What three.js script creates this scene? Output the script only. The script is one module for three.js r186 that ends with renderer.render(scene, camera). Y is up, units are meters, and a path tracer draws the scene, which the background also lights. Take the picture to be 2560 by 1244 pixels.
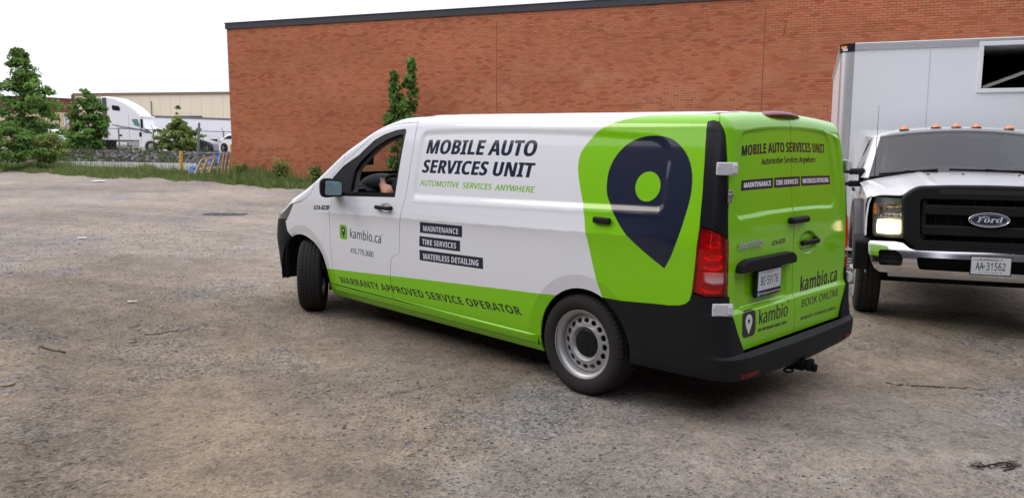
import * as THREE from 'three';
import { mergeGeometries, mergeVertices, toCreasedNormals } from 'three/addons/utils/BufferGeometryUtils.js';
import { RoundedBoxGeometry } from 'three/addons/geometries/RoundedBoxGeometry.js';
import { FontLoader } from 'three/addons/loaders/FontLoader.js';
import { TextGeometry } from 'three/addons/geometries/TextGeometry.js';
import { MarchingCubes } from 'three/addons/objects/MarchingCubes.js';

// ---------- camera, sky, sun, exposure ----------
const scene = new THREE.Scene();
const YAW = 0.7912, PITCH = 0.1396, ROLL = 0.0159, FPX = 1993.52, EYE = new THREE.Vector3(-3.2694, 1.6857, -4.8745);
const camera = new THREE.PerspectiveCamera((2 * Math.atan(622 / FPX) * 180) / Math.PI, 2560 / 1244, 0.1, 600);
const FWD = new THREE.Vector3(Math.cos(YAW) * Math.cos(PITCH), -Math.sin(PITCH), Math.sin(YAW) * Math.cos(PITCH));
const RIGHT0 = new THREE.Vector3(-Math.sin(YAW), 0, Math.cos(YAW)), UP0 = new THREE.Vector3().crossVectors(RIGHT0, FWD);
const RIGHT = RIGHT0.clone().multiplyScalar(Math.cos(ROLL)).addScaledVector(UP0, Math.sin(ROLL)), UPV = UP0.clone().multiplyScalar(Math.cos(ROLL)).addScaledVector(RIGHT0, -Math.sin(ROLL));
camera.position.copy(EYE);
camera.quaternion.setFromRotationMatrix(new THREE.Matrix4().makeBasis(RIGHT, UPV, FWD.clone().negate()));
scene.add(camera);
const renderer = new THREE.WebGLRenderer({ antialias: true });
renderer.toneMapping = THREE.LinearToneMapping;
renderer.toneMappingExposure = 0.7;
renderer.shadowMap.enabled = true;
const SUN_DIR = new THREE.Vector3(0.62, 0.62, -0.5).normalize(); // low in the west, behind thin cloud
{
  const w = 512, h = 256, data = new Float32Array(w * h * 4);
  const hash = (x, y, z) => { const s = Math.sin(x * 127.1 + y * 311.7 + z * 74.7) * 43758.5453; return s - Math.floor(s); };
  const vn = (x, y, z) => { const X = Math.floor(x), Y = Math.floor(y), Z = Math.floor(z), f = (t) => t * t * (3 - 2 * t), a = f(x - X), b = f(y - Y), c = f(z - Z); let s = 0; for (let i = 0; i < 8; i++) s += hash(X + (i & 1), Y + ((i >> 1) & 1), Z + (i >> 2)) * ((i & 1) ? a : 1 - a) * ((i & 2) ? b : 1 - b) * ((i & 4) ? c : 1 - c); return s; };
  for (let j = 0; j < h; j++) for (let i = 0; i < w; i++) {
    const el = ((j + 0.5) / h - 0.5) * Math.PI, az = ((i + 0.5) / w - 0.5) * 2 * Math.PI, x = Math.cos(el) * Math.cos(az), y = Math.sin(el), z = Math.cos(el) * Math.sin(az);
    const d = Math.max(0, x * SUN_DIR.x + y * SUN_DIR.y + z * SUN_DIR.z), k = 2.2 / (Math.abs(y) + 0.35);
    let c = 0; for (let o = 0, a = 0.5, f = 1; o < 4; o++, a *= 0.5, f *= 2) c += a * vn(x * k * f + 7, z * k * f + 3, 5 * o);
    const cloud = (c - 0.47) * 0.55, L = (1.5 + 0.25 * d * d + cloud * (0.9 + 0.6 * Math.max(0, y))) * (1 + 0.5 * Math.max(0, y));
    const o = (j * w + i) * 4; data[o] = L * (0.985 + 0.04 * d); data[o + 1] = L; data[o + 2] = L * (1.14 - 0.07 * d - 0.12 * cloud); data[o + 3] = 1;
  }
  const sky = new THREE.DataTexture(data, w, h, THREE.RGBAFormat, THREE.FloatType);
  sky.mapping = THREE.EquirectangularReflectionMapping; sky.magFilter = sky.minFilter = THREE.LinearFilter; sky.wrapS = THREE.RepeatWrapping; sky.needsUpdate = true;
  scene.background = sky; scene.environment = sky;
}
const sun = new THREE.DirectionalLight(0xfff1dd, 1.1);
sun.name = 'sun'; sun.position.copy(SUN_DIR).multiplyScalar(60); sun.castShadow = true; sun.shadow.radius = 40; sun.shadow.mapSize.set(2048, 2048);
Object.assign(sun.shadow.camera, { left: -45, right: 45, top: 45, bottom: -45, near: 1, far: 160 });
scene.add(sun, sun.target);

// ---------- helpers ----------
function rng(seed) { let a = seed >>> 0; return () => { a = (a + 0x6d2b79f5) | 0; let t = Math.imul(a ^ (a >>> 15), 1 | a); t = (t + Math.imul(t ^ (t >>> 7), 61 | t)) ^ t; return ((t ^ (t >>> 14)) >>> 0) / 4294967296; }; }
const lin = (r, g, b) => new THREE.Color().setRGB(r, g, b);
const std = (o) => ((o.roughness ?? 0.8) > 0.7 && !o.metalness ? new THREE.MeshPhysicalMaterial({ roughness: 0.8, metalness: 0, specularIntensity: 0.18, ...o }) : new THREE.MeshStandardMaterial({ roughness: 0.8, metalness: 0, ...o })); // dry rough stuff hardly shines
const phys = (o) => new THREE.MeshPhysicalMaterial({ roughness: 0.5, metalness: 0, ...o });
const taken = new Map();
function numbered(name) { const n = taken.get(name) ?? 0; taken.set(name, n + 1); return n ? `${name}_${String(n).padStart(3, '0')}` : name; }
function tag(o, label, category, group, kind) { if (label) o.userData.label = label; if (category) o.userData.category = category; if (group) o.userData.group = group; if (kind) o.userData.kind = kind; return o; }
function shade(o) { o.castShadow = true; o.receiveShadow = true; return o; }
function thing(name, label, category, pos, turn = 0, group) { const g = new THREE.Group(); g.name = numbered(name); if (pos) g.position.set(pos.x ?? pos[0], pos.y ?? pos[1], pos.z ?? pos[2]); g.rotation.y = turn; scene.add(g); return tag(g, label, category, group); }
function part(name, geo, mat, parent, label) { const m = shade(new THREE.Mesh(geo, mat)); m.name = name; parent.add(m); if (label) m.userData.label = label; return m; }
function struct(name, geo, mat) { const m = shade(new THREE.Mesh(geo, mat)); m.name = numbered(name); m.userData.kind = 'structure'; scene.add(m); return m; }
const plainGeo = (g) => { const q = g.index ? g.toNonIndexed() : g; for (const k of Object.keys(q.attributes)) if (!['position', 'normal', 'uv'].includes(k)) q.deleteAttribute(k); if (!q.attributes.uv) q.setAttribute('uv', new THREE.BufferAttribute(new Float32Array(q.attributes.position.count * 2), 2)); return q; };
const join = (...gs) => mergeGeometries(gs.flat().filter(Boolean).map(plainGeo));
const mv = (g, x, y, z) => g.translate(x, y, z);
const box = (w, h, d, x = 0, y = 0, z = 0, r = 0) => mv(r ? new RoundedBoxGeometry(w, h, d, 2, r) : new THREE.BoxGeometry(w, h, d), x, y, z);
function bar(a, b, r, seg = 10, r2 = r) { const A = new THREE.Vector3(...a), B = new THREE.Vector3(...b), d = B.clone().sub(A), g = new THREE.CylinderGeometry(r2, r, d.length(), seg); g.applyQuaternion(new THREE.Quaternion().setFromUnitVectors(new THREE.Vector3(0, 1, 0), d.clone().normalize())); const c = A.add(B).multiplyScalar(0.5); return g.translate(c.x, c.y, c.z); }
function beam(a, b, w, h) { const A = new THREE.Vector3(...a), B = new THREE.Vector3(...b), d = B.clone().sub(A), g = new THREE.BoxGeometry(w, h, d.length()); const m = new THREE.Matrix4().lookAt(B, A, new THREE.Vector3(0, 1, 0.001)); g.applyMatrix4(m); const c = A.add(B).multiplyScalar(0.5); return g.translate(c.x, c.y, c.z); }
function tube(pts, r, seg = 24, rad = 8) { return new THREE.TubeGeometry(new THREE.CatmullRomCurve3(pts.map((p) => new THREE.Vector3(...p))), seg, r, rad); }
function extrude(pts, depth, bevel = 0, holes = []) { const s = new THREE.Shape(pts.map((p) => new THREE.Vector2(...p))); for (const h of holes) s.holes.push(new THREE.Path(h.map((p) => new THREE.Vector2(...p)))); return new THREE.ExtrudeGeometry(s, { depth, bevelEnabled: bevel > 0, bevelSize: bevel, bevelThickness: bevel, bevelSegments: 2, curveSegments: 12 }); }
function mirrorZ(g) { const m = g.clone(); m.applyMatrix4(new THREE.Matrix4().makeScale(1, 1, -1)); if (m.index) { const a = m.index.array; for (let i = 0; i < a.length; i += 3) { const t = a[i]; a[i] = a[i + 1]; a[i + 1] = t; } } else for (const k of Object.keys(m.attributes)) { const A = m.attributes[k], n = A.itemSize; for (let i = 0; i < A.count; i += 3) for (let c = 0; c < n; c++) { const t = A.array[i * n + c]; A.array[i * n + c] = A.array[(i + 1) * n + c]; A.array[(i + 1) * n + c] = t; } } return m; }
function mirrorX(g) { const r = new THREE.Matrix4().makeRotationY(Math.PI); return mirrorZ(g.clone().applyMatrix4(r)); }
function canvas(w, h, paint) { const c = document.createElement('canvas'); c.width = w; c.height = h; const x = c.getContext('2d'); paint(x, w, h); const t = new THREE.CanvasTexture(c); t.colorSpace = THREE.SRGBColorSpace; t.magFilter = THREE.LinearFilter; return t; }
// text fitted to its baseline ends and the top of its capitals at the left end
function fitText(x, s, bl, br, tl, font = 'bold 100px sans-serif', cap = 71.5) { x.font = font; const w = x.measureText(s).width; x.save(); x.transform((br[0] - bl[0]) / w, (br[1] - bl[1]) / w, (bl[0] - tl[0]) / cap, (bl[1] - tl[1]) / cap, bl[0], bl[1]); x.textBaseline = 'alphabetic'; x.fillText(s, 0, 0); x.restore(); }
function hash3(x, y, z) { let h = Math.imul(x | 0, 374761393) ^ Math.imul(y | 0, 668265263) ^ Math.imul(z | 0, 1274126177); h = Math.imul(h ^ (h >>> 13), 1274126177); return ((h ^ (h >>> 16)) >>> 0) / 4294967296; }
function noise2(x, y, s = 0, per = 0) { const X = Math.floor(x), Y = Math.floor(y), f = (t) => t * t * (3 - 2 * t), a = f(x - X), b = f(y - Y), w = (i) => (per ? ((i % per) + per) % per : i); const h = (i, j) => hash3(w(X + i), w(Y + j), s); return (h(0, 0) * (1 - a) + h(1, 0) * a) * (1 - b) + (h(0, 1) * (1 - a) + h(1, 1) * a) * b; }
function fbm(x, y, s = 0, o = 4, per = 0) { let v = 0, a = 0.5; for (let i = 0; i < o; i++, a *= 0.5) { v += a * noise2(x, y, s + i * 17, per); x *= 2; y *= 2; per *= 2; } return v / (1 - 0.5 ** o); }
// a pixel of the 2560 x 1244 photograph as a point: at a depth, or on the plane of height y
function ray(px, py) { return FWD.clone().multiplyScalar(FPX).addScaledVector(RIGHT, px - 1280).addScaledVector(UPV, 622 - py).divideScalar(FPX); }
const at = (px, py, depth) => EYE.clone().addScaledVector(ray(px, py), depth);
const ground = (px, py, y = 0) => { const d = ray(px, py); return EYE.clone().addScaledVector(d, (y - EYE.y) / d.y); };
const TURN = -(Math.PI / 2 + YAW); // local x to the right of the camera, local z towards it
// ---------- van body surface: (u, v) -> point. u runs along the left side (metres forward of the rear axle), wraps round both ends; v is height, then on over the shoulder
const clamp = (x, a = 0, b = 1) => Math.min(b, Math.max(a, x));
const sm = (a, b, x) => { const t = clamp((x - a) / (b - a)); return t * t * (3 - 2 * t); };
const mix = (a, b, t) => a + (b - a) * t;
function pchip(pts) {
  const n = pts.length, xs = pts.map((p) => p[0]), ys_ = pts.map((p) => p[1]), h = [], d = [], m = [];
  for (let i = 0; i < n - 1; i++) { h[i] = xs[i + 1] - xs[i]; d[i] = (ys_[i + 1] - ys_[i]) / h[i]; }
  m[0] = d[0]; m[n - 1] = d[n - 2];
  for (let i = 1; i < n - 1; i++) { if (d[i - 1] * d[i] <= 0) m[i] = 0; else { const a = 2 * h[i] + h[i - 1], b = h[i] + 2 * h[i - 1]; m[i] = (a + b) / (a / d[i - 1] + b / d[i]); } }
  return (x) => {
    if (x <= xs[0]) return ys_[0] + m[0] * (x - xs[0]) * 0; if (x >= xs[n - 1]) return ys_[n - 1];
    let i = 0; while (x > xs[i + 1]) i++;
    const t = (x - xs[i]) / h[i], t2 = t * t, t3 = t2 * t;
    return (2 * t3 - 3 * t2 + 1) * ys_[i] + (t3 - 2 * t2 + t) * h[i] * m[i] + (-2 * t3 + 3 * t2) * ys_[i + 1] + (t3 - t2) * h[i] * m[i + 1];
  };
}
const ARCH_R = [-0.03, 0.338, 0.382], ARCH_F = [3.43, 0.337, 0.4];
const wBase = pchip([[0.18, 0.84], [0.24, 0.89], [0.3, 0.915], [0.36, 0.934], [0.5, 0.947], [0.75, 0.955], [0.95, 0.956], [1.06, 0.957], [1.12, 0.952], [1.19, 0.942], [1.3, 0.924], [1.5, 0.886], [1.74, 0.828], [1.85, 0.795]]);
function boxSdf(x, y, hx, hy, r) { const qx = Math.abs(x) - hx + r, qy = Math.abs(y) - hy + r; return Math.min(Math.max(qx, qy), 0) + Math.hypot(Math.max(qx, 0), Math.max(qy, 0)) - r; }
function halfW(x, y) {
  let w = wBase(y);
  if (x > 2) w -= 0.01 * (x - 2) ** 2;
  if (x < 0.2) w -= 0.012 * (0.2 - x) ** 2;
  const yc = 1.024 + (1.855 - x) * 0.036, t = y - yc, fade = sm(3.25, 2.9, x) * sm(-0.9, -0.35, x);
  w += 0.011 * fade * (t > 0 ? Math.exp(-t / 0.07) : Math.exp(t / 0.05));
  const yb = 1.236 - 0.03 * x, yt = 1.75 - 0.022 * (x - 0.75) ** 2, v = (y - (yb + yt) / 2);
  const right = x < 0.5, r = y > 1.45 ? (right ? 0.17 : 0.07) : 0.06;
  const d = boxSdf(x - 0.565, v, 1.185, (yt - yb) / 2, r);
  w -= 0.0105 * sm(0.004, -0.046, d);
  if (x < 1.8) w += 0.002 * Math.exp(-(((y - yb + 0.016) / 0.012) ** 2)) * sm(-0.66, -0.58, x) * sm(1.8, 1.7, x);
  w += 0.016 * sm(0.342, 0.326, y) * sm(0.235, 0.285, y) * sm(0.36, 0.44, x) * sm(3.0, 2.9, x);
  w -= 0.008 * Math.exp(-(((y - 0.262) / 0.006) ** 2)) * sm(0.36, 0.44, x) * sm(3.0, 2.9, x);
  for (const [cx, cy, cr] of [ARCH_R, ARCH_F]) { const q = Math.hypot(x - cx, y - cy); w -= 0.2 * Math.max(0, Math.min(0.09, cr + 0.09 - q)) * sm(0.25, 0.4, y); }
  // door handle bowl
  const hb = Math.hypot((x - 2.07) / 0.085, (y - 1.093) / 0.036); w -= 0.012 * sm(1, 0.6, hb);
  return w;
}
const xNose = pchip([[0.18, 3.98], [0.28, 4.16], [0.42, 4.215], [0.58, 4.22], [0.7, 4.2], [0.82, 4.165], [0.98, 4.06], [1.1, 3.95], [1.3, 3.9]]);
const xTail = pchip([[0.2, -1.02], [0.45, -1.03], [0.685, -1.022], [0.715, -1.002], [1.0, -0.992], [1.35, -0.97], [1.73, -0.93], [1.8, -0.92]]);
const XF = 3.65, XR = -0.8, PF = 3.9, PR = 2.4, WC = 0.8;
function ellipseTable(a, b, p) { // arc length -> (fraction along, fraction across)
  const N = 600, rows = [[0, 1]]; let len = [0];
  for (let i = 1; i <= N; i++) { const f = (i / N) * Math.PI / 2, q = [Math.sin(f) ** (2 / p), Math.max(0, Math.cos(f)) ** (2 / p)]; rows.push(q); const o = rows[i - 1]; len.push(len[i - 1] + Math.hypot((q[0] - o[0]) * a, (q[1] - o[1]) * b)); }
  return { L: len[N], at(s) { let lo = 0, hi = N; while (hi - lo > 1) { const m = (lo + hi) >> 1; if (len[m] <= s) lo = m; else hi = m; } const t = clamp((s - len[lo]) / (len[hi] - len[lo] || 1)); return [mix(rows[lo][0], rows[hi][0], t), mix(rows[lo][1], rows[hi][1], t)]; } };
}
const noseE = ellipseTable(0.68, 0.93, PF), tailE = ellipseTable(0.17, 0.13, PR), LC = tailE.L, UEND = XF + noseE.L, UD = XR - LC;
const shScale = pchip([[2.05, 1], [2.5, 0.75], [3.2, 0.68], [3.6, 0.75], [4.2, 0.7]]);
const yEdge = pchip([[1.8, 1.838], [2.04, 1.83], [2.25, 1.785], [2.39, 1.738], [2.6, 1.64], [2.83, 1.525], [2.94, 1.455], [3.15, 1.32], [3.32, 1.222], [3.43, 1.168], [3.62, 1.092], [3.83, 1.01], [3.95, 0.97], [4.2, 0.925], [4.8, 0.91]]);
const shH = (u) => 0.098 * shScale(u), yShoulder = (u) => yEdge(u) - shH(u), SH = 0.16, vEnd = (u) => yShoulder(u) + SH;
const tailZ = (u) => -WC * (1 - (XR - LC - u) / WC), uTail = (z) => XR - LC - WC * (1 - Math.abs(z) / WC);
function tailDetail(z, y) { // pressed shapes of the rear doors, outward positive
  let d = 0;
  d -= 0.013 * sm(0.0, -0.028, boxSdf(z + 0.05 + 0.05 * sm(1.3, 1.75, y), y - (1.48 + 0.018 * (1 - (z / 0.7) ** 2)), 0.7 - 0.04 * sm(1.3, 1.75, y), 0.255, 0.09));
  d -= 0.022 * sm(0.0, -0.03, boxSdf(z + 0.405 - 0.12 * (0.86 - y), y - 0.835, 0.325, 0.155, 0.08)) * (z < 0 ? 1 : 0);
  d -= 0.02 * sm(1, 0.72, Math.hypot((z - 0.215) / 0.135, (y - 1.03) / 0.075));
  return d;
}
function plan(u, y) { // point of the plan outline at height y and the inward direction
  if (u >= XR && u <= XF) return [u, -halfW(u, y)];
  if (u > XF) { const [fx, fz] = noseE.at(u - XF), w = halfW(Math.min(XF + (xNose(y) - XF) * fx, 3.8), y); return [XF + (xNose(y) - XF) * fx, -w * fz]; }
  const s = XR - u, w = halfW(XR, y), xt = xTail(y), wc = Math.min(WC, w - 0.12);
  if (s < LC) { const [fx, fz] = tailE.at(s); return [XR + (xt - XR) * fx, -(wc + (w - wc) * fz)]; }
  const k = 1 - (s - LC) / WC; return [xt - tailDetail(-WC * k, y), -wc * k];
}
function bodyP(u, v) {
  const vs = yShoulder(u), y = Math.min(v, vs), p = plan(u, y);
  let x = p[0], z = p[1], Y = y;
  if (v > vs) {
    const a = plan(u - 2e-3, y), b = plan(u + 2e-3, y); let tx = b[0] - a[0], tz = b[1] - a[1]; const l = Math.hypot(tx, tz) || 1; tx /= l; tz /= l;
    const sc = shScale(u), t = clamp((v - vs) / SH), d = sc * (2 * t * (1 - t) * 0.017 + t * t * 0.125), h = sc * (2 * t * (1 - t) * 0.087 + t * t * 0.098);
    x += -tz * d; z += tx * d; Y += h; // inward
    if (z > 0) z = 0;
  }
  if (u < XR) { const c = 0.03 * (1 - Math.min(1, (z / 0.7) ** 2)); Y += c * sm(1.3, 1.74, v) * sm(XR, XR - 0.1, u); }
  return [x, Y, z];
}
const crown = pchip([[1.9, 0.03], [2.3, 0.055], [2.8, 0.06], [3.1, 0.02], [3.25, -0.03], [3.43, 0.02], [3.7, 0.045], [4.2, 0.03], [4.8, 0]]);
function capP(u, t) { const e = bodyP(u, vEnd(u)); return [e[0], e[1] + crown(u) * (1 - (1 - t) ** 2), e[2] * (1 - t)]; }
// a panel: loops of (u, v) cut into strips, lifted by P; edges turned in by «flange»
function panel(P, loops, { du = 0.02, dv = 0.012, flange = 0.014, uv, mirror = false, flip = false, upAbove = 9, surface = true } = {}) {
  const edges = [], us = new Set();
  for (const L of loops) for (let i = 0; i < L.length; i++) { const a = L[i], b = L[(i + 1) % L.length]; edges.push(a[0] <= b[0] ? [a, b] : [b, a]); us.add(a[0]); }
  const lo = Math.min(...us), hi = Math.max(...us);
  for (let k = Math.ceil(lo / du); k * du < hi; k++) us.add(k * du);
  const st = [...us].sort((a, b) => a - b).filter((x, i, A) => i === 0 || x - A[i - 1] > 1e-6);
  const pos = [], nor = [], tex = [], idx = [], seen = new Map(), e = 1e-3;
  const P3 = (u, v) => P(u, v);
  const normal = (u, v) => { const a = P3(u - e, v), b = P3(u + e, v), c = P3(u, v - e), d = P3(u, v + e), x = [b[0] - a[0], b[1] - a[1], b[2] - a[2]], y = [d[0] - c[0], d[1] - c[1], d[2] - c[2]]; const n = [y[1] * x[2] - y[2] * x[1], y[2] * x[0] - y[0] * x[2], y[0] * x[1] - y[1] * x[0]], l = (Math.hypot(...n) || 1) * (v > upAbove && n[1] < 0 ? -1 : 1); return n.map((q) => (flip ? -q : q) / l); };
  const push = (p, n, t) => { pos.push(...p); nor.push(...n); tex.push(...t); return pos.length / 3 - 1; };
  const vert = (u, v) => { const k = Math.round(u * 2e5) + ',' + Math.round(v * 2e5); let i = seen.get(k); if (i === undefined) { i = push(P3(u, v), normal(u, v), uv ? uv(u, v) : [u, v]); seen.set(k, i); } return i; };
  const chain = (u, v0, v1) => { const c = [v0]; for (let k = Math.floor(v0 / dv) + 1; k * dv < v1 - 1e-4; k++) if (k * dv > v0 + 1e-4) c.push(k * dv); if (v1 > v0 + 1e-7) c.push(v1); return c.map((v) => [u, v]); };
  for (let s = 0; surface && s + 1 < st.length; s++) {
    const a = st[s], b = st[s + 1], m = (a + b) / 2, cr = [];
    for (const [p, q] of edges) if (p[0] <= a + 1e-9 && q[0] >= b - 1e-9 && q[0] > p[0]) { const f = (x) => p[1] + ((q[1] - p[1]) * (x - p[0])) / (q[0] - p[0]); cr.push([f(a), f(b), f(m)]); }
    cr.sort((x, y) => x[2] - y[2]);
    for (let i = 0; i + 1 < cr.length; i += 2) {
      const L = chain(a, cr[i][0], cr[i + 1][0]), R = chain(b, cr[i][1], cr[i + 1][1]); let x = 0, y = 0;
      while (x + 1 < L.length || y + 1 < R.length) {
        const left = x + 1 < L.length && (y + 1 >= R.length || L[x + 1][1] <= R[y + 1][1]);
        if (left) { idx.push(vert(...L[x]), vert(...L[x + 1]), vert(...R[y])); x++; } else { idx.push(vert(...L[x]), vert(...R[y + 1]), vert(...R[y])); y++; }
      }
    }
  }
  if (flip) for (let i = 0; i < idx.length; i += 3) { const t = idx[i]; idx[i] = idx[i + 1]; idx[i + 1] = t; }
  if (flange) for (const L of loops) for (let i = 0; i < L.length; i++) {
    const a = L[i], b = L[(i + 1) % L.length], n = Math.max(1, Math.ceil(Math.hypot(b[0] - a[0], b[1] - a[1]) / (du * 1.5)));
    for (let k = 0; k < n; k++) {
      const q = [k / n, (k + 1) / n].map((t) => { const u = mix(a[0], b[0], t), v = mix(a[1], b[1], t), p = P3(u, v), N = normal(u, v); return { p, N, o: p.map((c, j) => c - N[j] * flange), t: uv ? uv(u, v) : [u, v] }; });
      const ed = [q[1].p[0] - q[0].p[0], q[1].p[1] - q[0].p[1], q[1].p[2] - q[0].p[2]], N = q[0].N, f = [ed[1] * N[2] - ed[2] * N[1], ed[2] * N[0] - ed[0] * N[2], ed[0] * N[1] - ed[1] * N[0]], l = Math.hypot(...f) || 1, F = f.map((c) => c / l);
      const i0 = push(q[0].p, F, q[0].t), i1 = push(q[1].p, F, q[1].t), i2 = push(q[1].o, F, q[1].t), i3 = push(q[0].o, F, q[0].t);
      idx.push(i0, i2, i1, i0, i3, i2);
    }
  }
  const g = new THREE.BufferGeometry();
  g.setAttribute('position', new THREE.Float32BufferAttribute(pos, 3)); g.setAttribute('normal', new THREE.Float32BufferAttribute(nor, 3)); g.setAttribute('uv', new THREE.Float32BufferAttribute(tex, 2)); g.setIndex(idx);
  return mirror ? mirrorZ(g) : g;
}
const arc = (cx, cy, r, a0, a1, n = 24) => Array.from({ length: n + 1 }, (_, i) => { const a = mix(a0, a1, i / n); return [cx + r * Math.cos(a), cy + r * Math.sin(a)]; });
function roundPoly(pts, r, n = 5) { // corners rounded by r (number, or per point as third entry)
  const out = [];
  pts.forEach((p, i) => { const a = pts[(i + pts.length - 1) % pts.length], b = pts[(i + 1) % pts.length], R = p[2] ?? r; if (!R) { out.push([p[0], p[1]]); return; }
    const da = Math.hypot(a[0] - p[0], a[1] - p[1]), db = Math.hypot(b[0] - p[0], b[1] - p[1]), k = Math.min(R, da * 0.45, db * 0.45), A = [p[0] + ((a[0] - p[0]) / da) * k, p[1] + ((a[1] - p[1]) / da) * k], B = [p[0] + ((b[0] - p[0]) / db) * k, p[1] + ((b[1] - p[1]) / db) * k];
    for (let j = 0; j <= n; j++) { const t = j / n; out.push([0, 1].map((c) => (1 - t) ** 2 * A[c] + 2 * t * (1 - t) * p[c] + t * t * B[c])); } });
  return out;
}
// ---------- materials used on the vehicles ----------
const GREEN = 'rgb(127,199,6)', NAVY = 'rgb(17,26,52)', WHITE = 'rgb(226,230,236)';
const coat = { roughness: 0.5, specularIntensity: 0.25, clearcoat: 1, clearcoatRoughness: 0.05 };
const M = {
  white: phys({ color: WHITE, ...coat }),
  green: phys({ color: GREEN, ...coat }),
  black: phys({ color: lin(0.011, 0.012, 0.0135), roughness: 0.55, specularIntensity: 0.35, bumpScale: 0.0004 }),
  glossBlack: phys({ color: lin(0.008, 0.009, 0.011), roughness: 0.3, specularIntensity: 0.6 }),
  rubber: phys({ color: lin(0.027, 0.0255, 0.024), roughness: 0.85, specularIntensity: 0.4 }),
  cavity: std({ color: lin(0.012, 0.012, 0.012), roughness: 0.95 }),
  trim: phys({ color: lin(0.016, 0.017, 0.018), roughness: 0.75, specularIntensity: 0.4 }),
  dash: phys({ color: lin(0.014, 0.015, 0.017), roughness: 0.65, specularIntensity: 0.4 }),
  liner: std({ color: lin(0.3, 0.3, 0.3), roughness: 0.9 }),
  chrome: phys({ color: lin(0.78, 0.78, 0.79), metalness: 1, roughness: 0.12 }),
  silver: phys({ color: lin(0.46, 0.46, 0.47), metalness: 0.7, roughness: 0.45 }),
  steel: std({ color: lin(0.3, 0.3, 0.31), metalness: 0.8, roughness: 0.5 }),
  glass: phys({ color: lin(0.86, 0.92, 0.9), transmission: 1, thickness: 0, roughness: 0.0, ior: 1.5 }),
  tintGlass: phys({ color: lin(0.62, 0.72, 0.68), transmission: 1, thickness: 0, roughness: 0.0, ior: 1.5 }),
  redLens: phys({ color: lin(0.93, 0.06, 0.06), transmission: 1, thickness: 0, roughness: 0.04, ior: 1.5 }),
  clearLens: phys({ color: lin(0.95, 0.96, 0.97), transmission: 1, thickness: 0, roughness: 0.03, ior: 1.5 }),
  redInner: std({ color: lin(0.9, 0.09, 0.09), roughness: 0.25, metalness: 0.5 }),
  mirrorGlass: phys({ color: lin(0.24, 0.36, 0.39), metalness: 1, roughness: 0.02 }),
  hinge: phys({ color: lin(0.62, 0.63, 0.65), roughness: 0.35, clearcoat: 0.5 }),
};
{ // moulded grain of the plastics
  const n = 128, d = new Uint8Array(n * n * 4), r = rng(5); for (let i = 0; i < n * n; i++) { const v = 120 + r() * 135; d.set([v, v, v, 255], i * 4); }
  const t = new THREE.DataTexture(d, n, n); t.wrapS = t.wrapT = THREE.RepeatWrapping; t.magFilter = THREE.LinearFilter; t.repeat.set(12, 12); t.needsUpdate = true; M.black.bumpMap = t;
}
// ---------- ground: packed gravel lot, rough with loose stone and old asphalt ----------
const ruts = (x, z) => { // old wheel tracks curving across the lot
  let d = 0; for (const [cx, cz, R] of [[6, -16, 13.2], [6, -16, 14.9], [14, 16, 19.4], [14, 16, 21.1], [-22, 2, 20.6]]) { const q = Math.abs(Math.hypot(x - cx, z - cz) - R); d += 0.014 * sm(0.16, 0.06, q) - 0.006 * sm(0.14, 0.02, Math.abs(q - 0.2)); } return d * sm(0.35, 0.6, fbm(x * 0.4, z * 0.4, 77, 2));
};
const gN = (x, z) => (fbm(x * 0.35 + 40, z * 0.35 + 11, 3, 3) - 0.5) * 0.05 + (fbm(x * 1.7 + 9, z * 1.7, 8, 3) - 0.5) * 0.026 + (fbm(x * 9, z * 9, 18, 3) - 0.5) * 0.012 - ruts(x, z);
const TYRES = [[0, -0.82], [0, 0.82], [3.43, -0.82], [3.43, 0.82]];
const flatNear = (x, z) => { let k = 1; for (const [a, b] of TYRES) k = Math.min(k, sm(0.2, 0.75, Math.hypot(x - a, z - b))); return k; };
const groundH = (x, z) => { const d = Math.hypot(x - EYE.x, z - EYE.z); return gN(x, z) * flatNear(x, z) * sm(28, 20, d); };
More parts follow.
